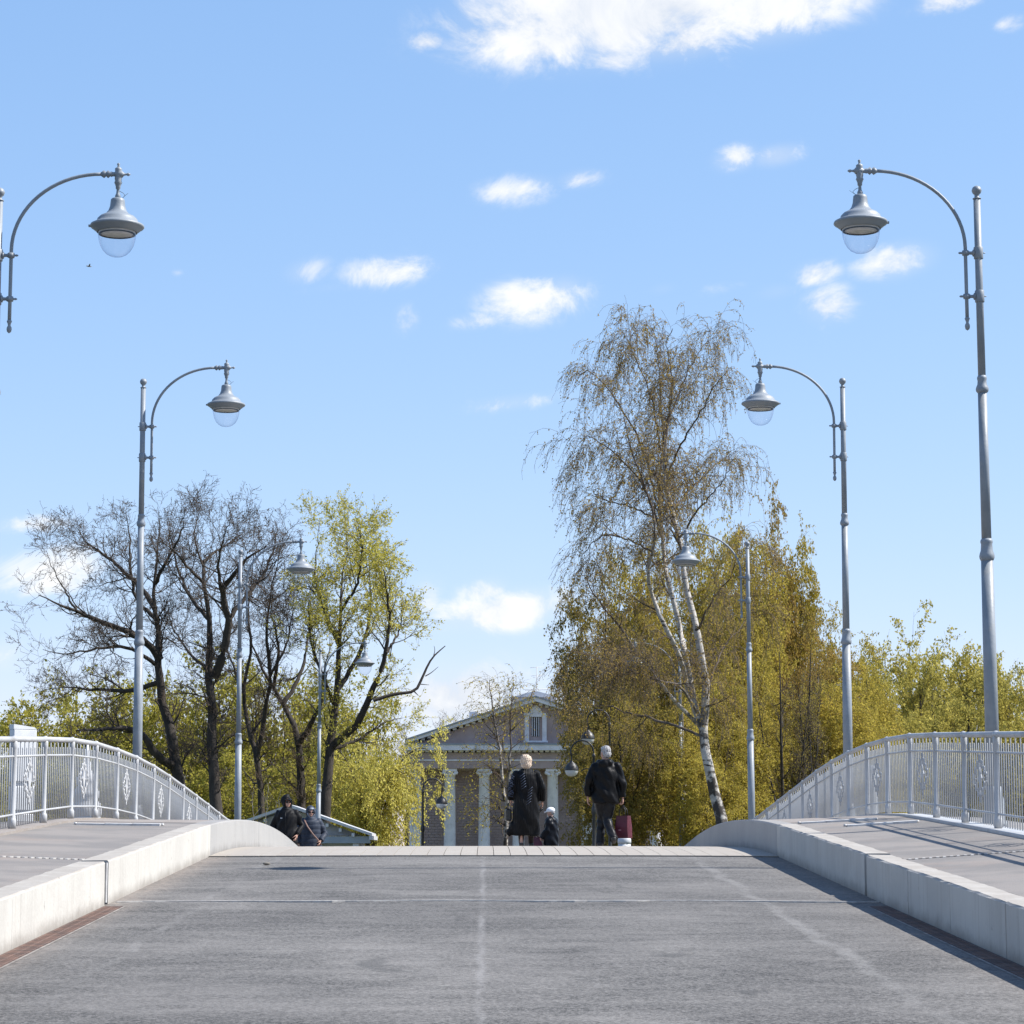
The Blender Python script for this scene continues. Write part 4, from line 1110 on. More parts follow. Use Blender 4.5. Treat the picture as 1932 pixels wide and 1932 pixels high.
# ---- yellow willow
WILLOW = [dict(dens=3.8, t=(.2, 1), ang=(42, 13), len=(.7, 2.1), fall=.35, seg=7, wander=.15, trop=(0, 0, .06), r=(.45, .032), tip=.3),
          dict(dens=4.4, t=(.12, 1), ang=(40, 13), len=(.5, 1.4), fall=.3, seg=5, wander=.17, trop=(0, 0, .06), r=(.55, .018), tip=.4),
          dict(dens=5.6, t=(.1, 1), ang=(36, 13), len=(.3, .9), fall=.2, seg=3, wander=.16, trop=(.02, 0, -.02), r=(.6, .008), tip=.6, rmin=.0045)]
g_w = G(41)
alder([([(1395,1560),(1400,1450),(1430,1150),(1450,950),(1462,750),(1470,600),(1478,450),(1500,330),(1490,200)], 2, [.34,.3,.24,.18,.13,.08,.04,.015]),
       ([(1432,1180),(1540,1080),(1610,930),(1660,790),(1680,660),(1675,540),(1655,420)], -3, [.19,.17,.13,.09,.05,.02]),
       ([(1450,950),(1560,760),(1600,560),(1590,400),(1600,280)], 3, [.12,.1,.06,.03,.012]),
       ([(1462,750),(1400,600),(1360,450),(1370,300),(1380,200)], 3, [.1,.08,.05,.02,.01]),
       ([(1440,1000),(1380,850),(1340,720),(1330,560)], -3, [.1,.08,.05,.015]),
       ([(1470,600),(1540,480),(1560,330),(1540,210)], -3, [.08,.06,.04,.012]),
       ([(1665,780),(1715,700),(1735,620),(1735,560)], 2, [.07,.05,.03,.01]),
       ([(1430,1200),(1550,1150),(1660,1080),(1730,1060)], 3, [.1,.07,.04,.012])],
      99, 41, 'yellow green willow with dark forked trunk next to the bare alders', L_WILLOW, WILLOW, ((1, 8, .085, .3), (2, 16, .085, .3)), M_TWIGW, M_BARKD, 'willow_tree')
# its dead limb, grown as bare wood
def dead_limb():
    g = G(43); Z = lambda p: zz(p, .4375, 0, 890.6)
    S = [([(1610,985),(1700,958),(1785,945),(1815,900),(1842,840),(1870,795),(1920,750)], 1, [.075,.065,.055,.04,.018]), ([(1835,880),(1860,865),(1890,840)], .3, [.025,.015,.008]),
         ([(1785,945),(1805,965)], 0, [.03,.01]), ([(1815,915),(1850,918)], .2, [.02,.008]), ([(1868,800),(1875,770),(1872,750)], .2, [.02,.008])]
    stems = px_stems(S, 97, g, Z, .03)
    SP = np.stack([resample(s, 14) for s in stems]); SR = np.stack([np.interp(np.linspace(0, 1, 14), np.linspace(0, 1, len(s[2])), s[2]) for s in S])
    v, q = tubes(SP, SR, 7)
    w = [o for o in bpy.data.objects if o.name.startswith('willow_tree')][0]
    mesh_obj('dead_limb', np_mesh('dead_limb', v-np.array(w.location), q, [M_BARKD], sm=np.ones(len(q))), w)
dead_limb()

# ---- trees of the background, three or four grown kinds placed many times
def generic(kind, seed):
    g = G(seed)
    if kind == 'gold':      # upright birch, dense hanging golden twigs, height 12
        H = 12.
        stems = [[(0, 0, -.1), (.1, .1, 3), (-.15, .2, 6), (.1, .1, 9), (.0, 0, 11.6)],
                 [(-.05, .12, 4), (-.9, .5, 6.5), (-1.5, .7, 9), (-1.8, .8, 10.4)], [(.05, .1, 3.4), (1., -.5, 6), (1.6, -.8, 8.8), (1.8, -.9, 9.8)],
                 [(.1, .1, 2.6), (.9, 1., 4.8), (1.8, 1.5, 7), (2.2, 1.8, 8.)], [(0, .1, 2.2), (-1., -.9, 4.2), (-2., -1.4, 6.), (-2.5, -1.6, 7.)]]
        rad = [[.16, .14, .11, .06, .012], [.07, .05, .03, .01], [.07, .05, .03, .01], [.06, .05, .03, .01], [.06, .05, .03, .01]]
        lev = [dict(dens=3.2, t=(.10, 1), ang=(58, 14), len=(1.2, 3.2), fall=.45, seg=7, wander=.13, trop=(0, 0, .03), r=(.5, .028), tip=.3),
               dict(dens=3.6, t=(.12, 1), ang=(46, 14), len=(.6, 1.5), fall=.3, seg=4, wander=.17, trop=(0, 0, -.06), r=(.55, .011), tip=.5),
               dict(dens=4.6, t=(.1, 1), ang=(45, 15), len=(.5, 1.4), fall=.2, seg=4, wander=.11, trop=(-.05, 0, -.24), r=(.6, .006), tip=.6, rmin=.0045)]
        return grow_tree(stems, rad, lev, [(1, 12, .12, .4), (2, 23., .12, .4)], g, 1)
    if kind == 'willow':    # broad crown, height 9
        stems = [[(0, 0, -.1), (.1, 0, 1.4), (-.4, .2, 3.2), (-1., .4, 5.4), (-1.3, .5, 7.6)], [(.08, 0, 1.3), (1., -.3, 2.8), (2., -.5, 4.6), (2.5, -.6, 6.8)],
                 [(.1, 0, 1.5), (.5, .9, 3.5), (.7, 1.2, 5.8), (.6, 1.2, 8.2)], [(.05, 0, 1.1), (-1.2, -.7, 2.4), (-2.4, -1., 4.), (-3., -1., 5.6)], [(.1, 0, 1.2), (.6, -1.2, 3), (.9, -1.8, 5), (.9, -1.9, 7)]]
        rad = [[.24, .2, .14, .08, .02], [.15, .12, .07, .02], [.14, .11, .06, .015], [.13, .1, .06, .015], [.12, .1, .05, .015]]
        lev = [dict(dens=3.0, t=(.15, 1), ang=(46, 14), len=(1.0, 2.6), fall=.35, seg=6, wander=.15, trop=(0, 0, .06), r=(.5, .035), tip=.3),
               dict(dens=3.6, t=(.15, 1), ang=(40, 13), len=(.5, 1.4), fall=.3, seg=5, wander=.17, trop=(0, 0, .02), r=(.55, .013), tip=.5),
               dict(dens=4.6, t=(.1, 1), ang=(38, 13), len=(.3, 1.0), fall=.2, seg=3, wander=.14, trop=(-.06, 0, -.08), r=(.6, .007), tip=.6, rmin=.0045)]
        return grow_tree(stems, rad, lev, [(1, 13, .125, .3), (2, 25., .125, .3)], g, 1)
    if kind == 'shrub':     # multi-stemmed undergrowth tree, height 6.5, leaves loose over thin dark stems
        stems = []; rad = []
        for k in range(9):
            a = k*2.4; r = .3+.25*(k % 3)
            x, y = r*math.cos(a), r*math.sin(a); h = 4.2+2.2*g.random()
            stems.append([(x*.5, y*.5, -.1), (x*1.5, y*1.5, h*.35), (x*2.6+g.normal()*.3, y*2.6+g.normal()*.3, h*.7), (x*3.4+g.normal()*.4, y*3.4, h)])
            rad.append([.06, .045, .03, .01])
        lev = [dict(dens=3.2, t=(.06, 1), ang=(50, 14), len=(.8, 2.2), fall=.35, seg=6, wander=.17, trop=(0, 0, .05), r=(.55, .022), tip=.35),
               dict(dens=3.8, t=(.1, 1), ang=(44, 14), len=(.4, 1.1), fall=.3, seg=3, wander=.2, trop=(0, 0, .02), r=(.6, .01), tip=.5),
               dict(dens=4.4, t=(.1, 1), ang=(44, 14), len=(.2, .6), fall=.2, seg=2, wander=.2, r=(.7, .007), tip=.6, rmin=.005)]
        return grow_tree(stems, rad, lev, [(1, 10, .125, .1), (2, 18., .125, .1)], g, 1)
    if kind == 'weep':      # rounded weeping willow bush, height 6
        stems = []; rad = []
        for k in range(11):
            a = k*2.4; x, y = math.cos(a), math.sin(a); h = 3.6+1.9*g.random(); s = .9+1.4*g.random()
            stems.append([(x*.15, y*.15, -.1), (x*s*.4, y*s*.4, h*.6), (x*s, y*s, h*.95), (x*s*1.7, y*s*1.7, h), (x*s*2.2, y*s*2.2, h*.82)])
            rad.append([.08, .06, .04, .02, .008])
        lev = [dict(dens=3.4, t=(.15, 1), ang=(50, 16), len=(.8, 2.0), fall=.2, seg=5, wander=.14, trop=(0, 0, -.06), r=(.5, .018), tip=.4),
               dict(dens=4.2, t=(.1, 1), ang=(42, 14), len=(.6, 1.6), fall=.2, seg=4, wander=.12, trop=(.03, 0, -.20), r=(.6, .008), tip=.6, rmin=.005),
               dict(dens=2.4, t=(.1, 1), ang=(38, 14), len=(.3, .8), fall=.2, seg=3, wander=.14, trop=(.03, 0, -.16), r=(.7, .006), tip=.6, rmin=.005)]
        return grow_tree(stems, rad, lev, [(1, 14, .11, .4), (2, 18., .11, .4)], g, 1)
    if kind == 'bare':
        stems = [[(0, 0, -.1), (.1, 0, 3), (0, .2, 6), (.2, 0, 9.5)], [(.05, 0, 2.5), (1.2, .6, 5), (2., .8, 8)], [(.05, 0, 2.2), (-1.3, -.5, 4.6), (-2.2, -.8, 7.6)]]
        rad = [[.2, .16, .1, .02], [.1, .07, .02], [.1, .07, .02]]
        return grow_tree(stems, rad, ALDER[:3], [(2, 5, .06, 0)], g, 1)
def top_y_height(y, d): return P(966, y, d).z-GROUND
MEAS = {}
def base_mesh(kind, seed, bark, twig, leaf):
    (tv, tq, tr), (cv, cq, cm, cr) = generic(kind, seed)
    top = np.percentile(cv[:, 2], 99.6); wid = np.percentile(np.abs(cv[:, 0]), 97)
    a = np_mesh('trunk', tv, tq, [bark], sm=np.ones(len(tq)), rnd=tr); b = np_mesh('crown', cv, cq, [twig, leaf], cm, rnd=cr)
    return a, b, top, wid
GOLD = [base_mesh('gold', 51, M_BIRCH, M_TWIGB, L_GOLD), base_mesh('gold', 52, M_BIRCH, M_TWIGB, L_GOLD), base_mesh('gold', 53, M_BARKG, M_TWIGB, L_OLIVE)]
WIL = [base_mesh('willow', 61, M_BARKD, M_TWIGW, L_WILLO2), base_mesh('willow', 62, M_BARKD, M_TWIGW, L_WILLO2)]
SHR = [base_mesh('shrub', 71, M_BARKD, M_TWIGD, L_SHRUB), base_mesh('shrub', 72, M_BARKG, M_TWIGD, L_SHRUB)]
WEEP = [base_mesh('weep', 81, M_BARKG, M_TWIGW, L_WEEP)]
BARE = [base_mesh('bare', 91, M_BARKG, M_TWIGB, L_BUD)]
DARKT = base_mesh('bare', 97, M_BARKD, M_TWIGD, L_GOLD2)
def place(base, name, x, ytop, d, wide, rz, label, group, cat='tree', leaf=None):
    """wide: half width in photo pixels"""
    a, b, top, wid = base
    p = P(x, 1500, d); sz = top_y_height(ytop, d)/top; sx = 1.25*wide*d/4783/wid
    t = empty(name, (p.x, d, GROUND-.05), 0)
    for nm, me in (('trunk', a), ('crown', b)):
        o = mesh_obj(nm, me, t); o.rotation_euler = (0, 0, rz); o.scale = (sx, sx, sz)
        if leaf is not None and nm == 'crown':
            o.material_slots[1].link = 'OBJECT'; o.material_slots[1].material = leaf
    tag(t, label, cat, group)
    return t
gb = 'golden birches beyond the bridge end'
lab_g = 'golden leaved birch standing in the thicket beyond the bridge end'
for q, (k, x, yt, d, w, rz) in enumerate(((2, 1142, 1060, 90, 76, .4), (0, 1215, 1045, 96, 85, 1.7), (1, 1310, 1080, 93, 80, 2.9), (0, 1400, 1010, 99, 75, 4.1), (1, 1452, 945, 104, 70, .9),
                             (0, 1503, 1025, 106, 62, 2.2), (1, 1568, 1165, 103, 66, 5.2), (2, 1172, 1300, 84, 78, 3.3), (1, 1260, 1290, 86, 80, .2), (0, 1390, 1270, 88, 80, 1.1), (1, 1480, 1250, 92, 80, 3.6), (0, 1570, 1290, 94, 75, 2.6), (1, 1640, 1215, 108, 80, 1.4), (0, 1350, 1000, 101, 70, 5.5), (1, 1545, 1180, 97, 75, 4.4), (0, 1605, 1330, 92, 80, .5), (1, 1330, 1330, 83, 80, 3.9))):
    lf_ = None if k == 2 else (L_GOLD, L_GOLD2, L_GOLD, L_GOLD2, L_BRONZE)[q % 5]
    if yt > 1200 and k != 2: lf_ = L_GOLD2
    place(GOLD[k], 'birch_tree', x, yt, d, w, rz, 'dull olive birch with drooping twigs beside the pavilion gable' if k == 2 else lab_g, gb if k != 2 else 'olive birches beside the pavilion', leaf=lf_)
# darker bare-limbed trees standing in front of the golden thicket
for (x, yt, d, w, rz, lab) in ((1532, 1150, 89, 55, .7, 'dark limbed thinly leaved tree in the thicket between the two farther lamps'), (1478, 1180, 87, 50, 2.4, 'short dark limbed tree in the thicket beside the lamp')):
    place(DARKT, 'alder_tree', x, yt, d, w, rz, lab, None)
gw = 'green willows behind the railing'
for (k, x, yt, d, w, rz) in ((0, 1665, 1215, 128, 95, .3), (1, 1775, 1160, 132, 110, 1.5), (0, 1860, 1225, 126, 100, 2.8), (1, 1960, 1195, 122, 90, 4.), (0, 1720, 1330, 112, 90, 5.), (1, 1830, 1345, 110, 100, .8), (0, 1930, 1340, 108, 95, 2.), (1, 1640, 1370, 104, 85, 3.1), (0, 1700, 1250, 120, 85, 4.6), (1, 1800, 1255, 121, 90, 2.5), (0, 1900, 1270, 118, 80, .2)):
    place(WIL[k], 'willow_tree', x, yt, d, w, rz, 'pale green willow growing behind the railing with the capped posts', gw)
gs = 'yellow green undergrowth trees under the alders'
for (k, x, yt, d, w, rz) in ((0, -20, 1350, 118, 95, 0), (1, 60, 1310, 124, 95, 1.2), (0, 150, 1285, 128, 100, 2.2), (1, 245, 1275, 122, 95, 3.3), (0, 340, 1260, 126, 100, 4.4), (1, 430, 1245, 120, 95, 5.2), (0, 520, 1265, 118, 95, .7), (1, 600, 1275, 122, 90, 1.9),
                             (0, 20, 1430, 108, 90, 2.5), (1, 180, 1425, 110, 95, .3), (0, 300, 1410, 112, 95, 1.4), (1, 450, 1415, 109, 95, 2.7), (0, 560, 1425, 106, 90, 3.9), (1, 630, 1420, 110, 70, 4.9), (1, 655, 1400, 125, 60, .9)):
    place(SHR[k], 'undergrowth_tree', x, yt, d, w, rz, 'low yellow green leafy tree in the undergrowth beneath the bare alders', gs)
place(WEEP[0], 'weeping_willow', 704, 1372, 103, 80, .6, 'rounded bright yellow weeping willow beside the pavilion columns', None)
gfar = 'far bare trees behind the pavilion'
for (x, yt, d, w, rz) in ((815, 1352, 190, 60, .5), (860, 1340, 200, 60, 2.1), (770, 1362, 185, 60, 4)):
    place(BARE[0], 'bare_tree', x, yt, d, w, rz, 'grey bare treetop showing behind the pavilion roof', gfar)
# ---- young birch before the pavilion
def young_birch():
    g = G(95); D = 112.
    Q = lambda p: [((1000+a/2.927)/1.325, (1620+b/2.927)/1.325) for a, b in p]
    S = [([(775,1560),(775,1340),(780,1180),(760,1080),(745,960),(735,800),(720,680),(695,560),(672,440),(660,320),(655,230)], 1, [.11,.10,.085,.07,.05,.035,.012]),
         ([(778,1200),(790,1060),(795,940),(800,800),(808,690),(805,560),(815,420),(830,280)], -1.5, [.06,.055,.045,.03,.01]),
         ([(770,1240),(690,1130),(600,1080)], 1, [.03,.02,.008]), ([(745,960),(660,870),(590,830)], -1, [.025,.015,.008]),
         ([(735,800),(760,640),(765,480),(760,360)], 1, [.03,.02,.008]), ([(780,1320),(700,1250),(640,1230)], 1, [.025,.015,.008])]
    stems = px_stems(S, D, g, Q, .08)
    lev = [dict(dens=3.6, t=(.10, 1), ang=(52, 14), len=(.8, 2.3), fall=.4, seg=6, wander=.15, trop=(0, 0, .05), r=(.5, .022), tip=.3),
           dict(dens=2.8, t=(.2, 1), ang=(44, 14), len=(.5, 1.3), fall=.3, seg=5, wander=.17, trop=(0, 0, -.06), r=(.55, .010), tip=.5),
           dict(dens=3.2, t=(.1, 1), ang=(44, 15), len=(.4, 1.2), fall=.2, seg=5, wander=.11, trop=(-.05, 0, -.2), r=(.6, .0065), tip=.6, rmin=.0048)]
    data = grow_tree(stems, [s[2] for s in S], lev, [(1, 3, .085, .4), (2, 6., .085, .4)], g, 1)
    tree_obj('birch_tree', data, (stems[0][0][0], D, GROUND-.05), M_BIRCH, M_TWIGB, L_GOLD, 'thin young birch with slim white stems in front of the pavilion')
young_birch()
# slim white birch stems inside the thicket
for i, (x, y0, d) in enumerate(((1288, 1240, 84.6), (1168, 1380, 86), (1345, 1330, 90), (1550, 1300, 98))):
    g = G(120+i)
    px = P(x, 1600, d); tp = P(x+g.normal()*6, y0, d)
    stems = [[(px.x, d, GROUND-.1), (px.x*.6+tp.x*.4+.06, d, GROUND+.4*(tp.z-GROUND)), tuple(tp)], [(px.x*.6+tp.x*.4+.06, d, GROUND+.4*(tp.z-GROUND)), (px.x+.5, d+.3, GROUND+.6*(tp.z-GROUND)), (px.x+.9, d+.6, GROUND+.85*(tp.z-GROUND))]]
    lev = [dict(dens=1.6, t=(.2, 1), ang=(50, 12), len=(.8, 1.8), fall=.4, seg=5, wander=.15, trop=(0, 0, .02), r=(.5, .015), tip=.4),
           dict(dens=2.6, t=(.2, 1), ang=(44, 12), len=(.5, 1.1), fall=.3, seg=5, wander=.14, trop=(0, 0, -.2), r=(.6, .007), tip=.5)]
    data = grow_tree(stems, [[.085, .07, .02], [.035, .025, .01]], lev, [(1, 12, .085, .4)], g, 1)
    tree_obj('birch_tree', data, (px.x, d, GROUND-.05), M_BIRCH, M_TWIGB, L_GOLD, 'slim straight white stemmed young birch inside the golden thicket', 'slim young birches in the thicket')
# sapling by the kerb behind the hooded man
g = G(140); px = P(497, 1600, 88); tp = P(505, 1478, 88)
stems = [[(px.x, 88, GROUND-.05), (px.x+.05, 88, GROUND+1.2), tuple(tp)], [(px.x, 88, GROUND), (px.x+.3, 88.2, GROUND+1.3), (px.x+.55, 88.3, tp.z-.2)], [(px.x, 88, GROUND), (px.x-.25, 87.8, GROUND+1.2), (px.x-.4, 87.7, tp.z-.3)]]
data = grow_tree(stems, [[.022, .016, .005]]*3, [dict(dens=4, t=(.2, 1), ang=(35, 10), len=(.4, 1.), fall=.3, seg=4, wander=.12, trop=(0, 0, .1), r=(.6, .008), tip=.5), dict(dens=4, t=(.2, 1), ang=(35, 10), len=(.15, .4), seg=3, wander=.12, r=(.7, .005), tip=.6, rmin=.004)], [(1, 7, .06, 0)], g, 1)
tree_obj('sapling', data, (px.x, 88, GROUND-.05), pm('pale sapling bark', (.3, .27, .23), None, 4, .9), M_TWIGW, L_SHRUB, 'thin pale leafing sapling behind the hooded man in black', None, 'sapling')
# ------------------------------------------------------------------ people
def remesh(mb, voxel, smooth_it=6, fac=.5):
    """fuse overlapping volumes into one continuous skin; returns a plain mesh"""
    me = mb.mesh('tmp', [])
    o = bpy.data.objects.new('tmp', me); COL.objects.link(o)
    m = o.modifiers.new('r', 'REMESH'); m.mode = 'VOXEL'; m.voxel_size = voxel; m.use_smooth_shade = True
    if smooth_it:
        k = o.modifiers.new('s', 'SMOOTH'); k.factor = fac; k.iterations = smooth_it
    dg = bpy.context.evaluated_depsgraph_get()
    out = bpy.data.meshes.new_from_object(o.evaluated_get(dg))
    bpy.data.objects.remove(o); bpy.data.meshes.remove(me)
    return out
def wrinkle(me, fn):
    n = len(me.vertices); co = np.empty(n*3, np.float32); no = np.empty(n*3, np.float32)
    me.vertices.foreach_get('co', co); me.vertices.foreach_get('normal', no)
    co = co.reshape(-1, 3); no = no.reshape(-1, 3)
    co = co+no*fn(co)[:, None]
    me.vertices.foreach_set('co', co.astype(np.float32).ravel()); me.update(); return me
def as_part(name, me, mats, parent, pick=None):
    me.name = name
    me.materials.clear()
    for m in (mats if isinstance(mats, (list, tuple)) else [mats]): me.materials.append(m)
    if pick is not None:
        n = len(me.polygons); c = np.empty(n*3, np.float32); me.polygons.foreach_get('center', c)
        me.polygons.foreach_set('material_index', pick(c.reshape(-1, 3)).astype(np.int32))
    smooth(me)
    return mesh_obj(name, me, parent)
def folds(amp, f=(9, 7, 14), ph=0.):
    return lambda c: amp*(np.sin(c[:, 0]*f[0]*2+c[:, 2]*f[2]+ph)*np.sin(c[:, 1]*f[1]*2-c[:, 2]*f[2]*.6+ph*2)+.6*np.sin(c[:, 2]*f[2]*2.3+c[:, 0]*f[0]*3.1+ph)+.4*np.sin(c[:, 0]*55+c[:, 2]*23))
def quilt(amp, pitch): return lambda c: amp*(np.abs(np.sin(c[:, 2]*math.pi/pitch+.25*np.sin(c[:, 0]*9)))**.6)+.004*np.sin(c[:, 0]*33+c[:, 2]*20)

def hand(mb, wrist, fdir, side, curl, s=1., pn=None):
    """palm and five fingers; fdir points along the fingers, pn is the way the palm faces"""
    w = Vector(wrist); u = Vector(fdir).normalized(); n = Vector(pn or (-side, 0, 0)); n = (n-u*n.dot(u)).normalized(); v = u.cross(n)
    if v.y < 0: v = -v                              # v towards the thumb side (forward)
    mb.tube([w-u*.02*s, w+u*.02*s, w+u*.055*s, w+u*.085*s], [(.024*s, .017*s), (.034*s, .016*s), (.040*s, .015*s), (.036*s, .012*s)], 10, up=tuple(v))
    for i, (off, L) in enumerate(((.028, .072), (.0095, .08), (-.0095, .075), (-.027, .058))):
        p = w+u*.08*s+v*off*s; pts = [p]; a = 0
        for k, f in enumerate((.45, .3, .25)):
            a += curl*(.7 if k == 0 else 1.)
            p = p+(u*math.cos(a)+n*math.sin(a))*L*f*s; pts.append(p)
        mb.tube(pts, [.0095*s, .009*s, .008*s, .006*s], 7)
    p = w+u*.02*s+v*.03*s
    mb.tube([p, p+(u*.6+v*.7+n*.25)*.035*s, p+(u*.9+v*.55+n*.5)*.065*s, p+(u*1.+v*.4+n*.8)*.085*s], [.013*s, .011*s, .0095*s, .007*s], 7)

def make_person(label, loc, rz, H, legs, arms, garment, head_turn=0., head_nod=0., palm=(None, None), hands_curl=(.5, .5)):
    """local frame: faces +Y, right hand at +X. legs: per side ((knee),(ankle)) ; arms: per side ((elbow),(wrist)) for a 1.75 m body"""
    s = H/1.75
    t = empty('person', loc, rz); tag(t, label, 'person')
    J = lambda p: Vector((p[0]*s, p[1]*s, p[2]*s))
    hips = [J((-.095, 0, .90)), J((.095, 0, .90))]
    sh = [J((-.185, -.01, 1.41)), J((.185, -.01, 1.41))]
    nk = J((0, -.01, 1.49)); hc = J((0, .015, 1.635))
    HM = Matrix.Rotation(head_turn, 4, 'Z') @ Matrix.Rotation(head_nod, 4, 'X')
    Hd = lambda p: hc+HM @ J(p)
    # body: one skin
    b = MB()
    b.tube([J((0, 0, .84)), J((0, 0, .93)), J((0, .01, 1.05)), J((0, .01, 1.2)), J((0, 0, 1.33)), J((0, -.01, 1.43)), J((0, -.01, 1.5))],
           [(.14*s, .10*s), (.165*s, .115*s), (.14*s, .10*s), (.155*s, .11*s), (.165*s, .105*s), (.12*s, .08*s), (.06*s, .06*s)], 18, up=(1, 0, 0))
    b.tube([nk-J((0, 0, .05)), nk+J((0, .01, .06))], [.058*s, .054*s], 14)
    for k in (0, 1):
        kn, an = J(legs[k][0]), J(legs[k][1])
        b.tube([hips[k]+J((0, 0, .05)), hips[k].lerp(kn, .3), kn, kn.lerp(an, .3), kn.lerp(an, .65), an], [.095*s, .085*s, .058*s, .058*s, .044*s, .036*s], 12)
        b.ball(tuple(kn), .056*s)
        el, wr = J(arms[k][0]), J(arms[k][1])
        b.ball(tuple(sh[k]), .062*s)
        b.tube([sh[k], sh[k].lerp(el, .5), el, el.lerp(wr, .4), wr], [.055*s, .048*s, .04*s, .038*s, .027*s], 12)
    # head: skull, jaw, nose, ears, brow
    def hb(c, r):
        m = MB().ball((0, 0, 0), tuple(q*s for q in r), 16, 12)
        b.add([tuple(hc+HM @ (J(c)+Vector(v))) for v in m.v], m.f, True)
    hb((0, -.012, .02), (.076, .096, .098)); hb((0, .028, -.045), (.056, .064, .072)); hb((0, .066, -.092), (.028, .026, .024))
    hb((0, .094, -.022), (.013, .02, .026)); hb((0, .102, -.036), (.015, .015, .012)); hb((0, .076, .012), (.054, .022, .014))
    hb((0, .084, -.064), (.024, .012, .012))
    for q in (-1, 1): hb((q*.078, -.01, -.018), (.012, .022, .034)); hb((q*.038, .06, -.035), (.024, .024, .022))
    me = remesh(b, .0125*s, 2)
    bm = bmesh.new(); bm.from_mesh(me); bpy.data.meshes.remove(me)
    hb_ = MB()
    for k in (0, 1):
        el, wr = J(arms[k][0]), J(arms[k][1]); sd_ = -1 if k == 0 else 1
        hand(hb_, tuple(wr), tuple((wr-el).normalized()+Vector((0, 0, -.5))), sd_, hands_curl[k], s*1.02, palm[k])
    hm = hb_.mesh('h', []); bm.from_mesh(hm); bpy.data.meshes.remove(hm)
    me = bpy.data.meshes.new('body'); bm.to_mesh(me); bm.free()
    as_part('body', me, garment.get('skin', M_SKIN), t)
    # eyes
    for q in (-1, 1):
        MB().ball(tuple(Hd((q*.033, .081, -.003))), .0125*s, 10, 8).build('eye', M_EYE, t)
    # shoes
    for k in (0, 1):
        an = J(legs[k][1]); toe = Vector(legs[k][2]) if len(legs[k]) > 2 else Vector((0, 1, 0))
        f = MB().tube([an+J((0, 0, .03))-toe*.05*s, an-J((0, 0, .01))-toe*.05*s, an-J((0, 0, .045))+toe*.0*s, an-J((0, 0, .052))+toe*.09*s, an-J((0, 0, .058))+toe*.17*s, an-J((0, 0, .062))+toe*.2*s],
                      [(.045*s, .045*s), (.048*s, .05*s), (.045*s, .042*s), (.046*s, .034*s), (.04*s, .024*s), (.02*s, .014*s)], 12, up=(1, 0, 0))
        as_part('shoe', remesh(f, .012*s, 2), garment.get('shoe', M_SHOE), t)
    # trousers
    if 'trousers' in garment:
        g = MB()
        g.tube([J((0, 0, .80)), J((0, 0, .88)), J((0, 0, 1.02))], [(.15*s, .12*s), (.175*s, .128*s), (.16*s, .115*s)], 18, up=(1, 0, 0))
        for k in (0, 1):
            kn, an = J(legs[k][0]), J(legs[k][1])
            g.tube([hips[k]+J((0, 0, .03)), hips[k].lerp(kn, .35), kn, kn.lerp(an, .5), an-J((0, 0, .01))], [.112*s, .102*s, .082*s, .076*s, .074*s], 14)
        as_part('trousers', wrinkle(remesh(g, .014*s, 3), folds(.006, (8, 6, 22), .7)), garment['trousers'], t)
    # coat or jacket
    c = garment['coat']; g = MB(); zb = c['hem']; pf = c.get('puff', 0.)
    rows = [(zb, c.get('hem_w', .19), .135), (zb+.05, c.get('hem_w', .19), .14)]
    for z, rx, ry in ((.55, .215, .17), (.75, .21, .16), (.92, .20, .15), (1.06, .185, .14), (1.2, .19, .14), (1.32, .195, .135), (1.41, .17, .115), (1.465, .10, .085), (1.50, .078, .075)):
        if z > zb+.08: rows.append((z, rx, ry))
    g.tube([J((c.get('sway', 0)*max(0, (1.0-z))**1.5, c.get('swayy', 0)*max(0, 1-z), z)) for z, _, _ in rows], [((rx+pf)*s, (ry+pf)*s) for _, rx, ry in rows], 24, up=(1, 0, 0))
    for k in (0, 1):
        el, wr = J(arms[k][0]), J(arms[k][1]); cuff = wr.lerp(el, .06)
        g.ball(tuple(sh[k]-J((0, 0, .015))), (.07+pf*.5)*s)
        g.tube([sh[k], sh[k].lerp(el, .5), el, el.lerp(cuff, .5), cuff], [(.066+pf*.4)*s, (.062+pf*.4)*s, (.055+pf*.35)*s, (.05+pf*.35)*s, (.045+pf*.35)*s], 14)
    if c.get('collar'): g.tube([nk-J((0, 0, .03)), nk+J((0, .0, c['collar']))], [(.085*s, .08*s), (.078*s, .074*s)], 16)
    if c.get('hood_down'):
        g.ball(tuple(J((0, -.115, 1.455))), (.12*s, .065*s, .075*s), 14, 10)
        g.tube([J((-.11, .02, 1.47)), J((-.09, -.07, 1.485)), J((0, -.12, 1.49)), J((.09, -.07, 1.485)), J((.11, .02, 1.47))], .042*s, 10)
    if c.get('flare'):
        fx, fz = c['flare']; g.tube([J((0, 0, fz+.4)), J((fx*.6, 0, fz+.16)), J((fx, .02, fz+.03))], [(.16*s, .12*s), (.12*s, .10*s), (.05*s, .05*s)], 14, up=(1, 0, 0))
    if c.get('hood'):
        hoodM = MB().ball((0, 0, 0), (.118*s, .128*s, .145*s), 18, 14)
        vs = [hc+HM @ (Vector(v)+J((0, -.022, .012))) for v in hoodM.v]
        g.add([tuple(v) for v in vs], hoodM.f, True)
        g.tube([nk-J((0, .01, .06)), nk+J((0, -.015, .07)), hc-J((0, .02, .0))], [(.105*s, .10*s), (.11*s, .11*s), (.11*s, .11*s)], 18, up=(1, 0, 0))
    me = remesh(g, .0135*s, 3)
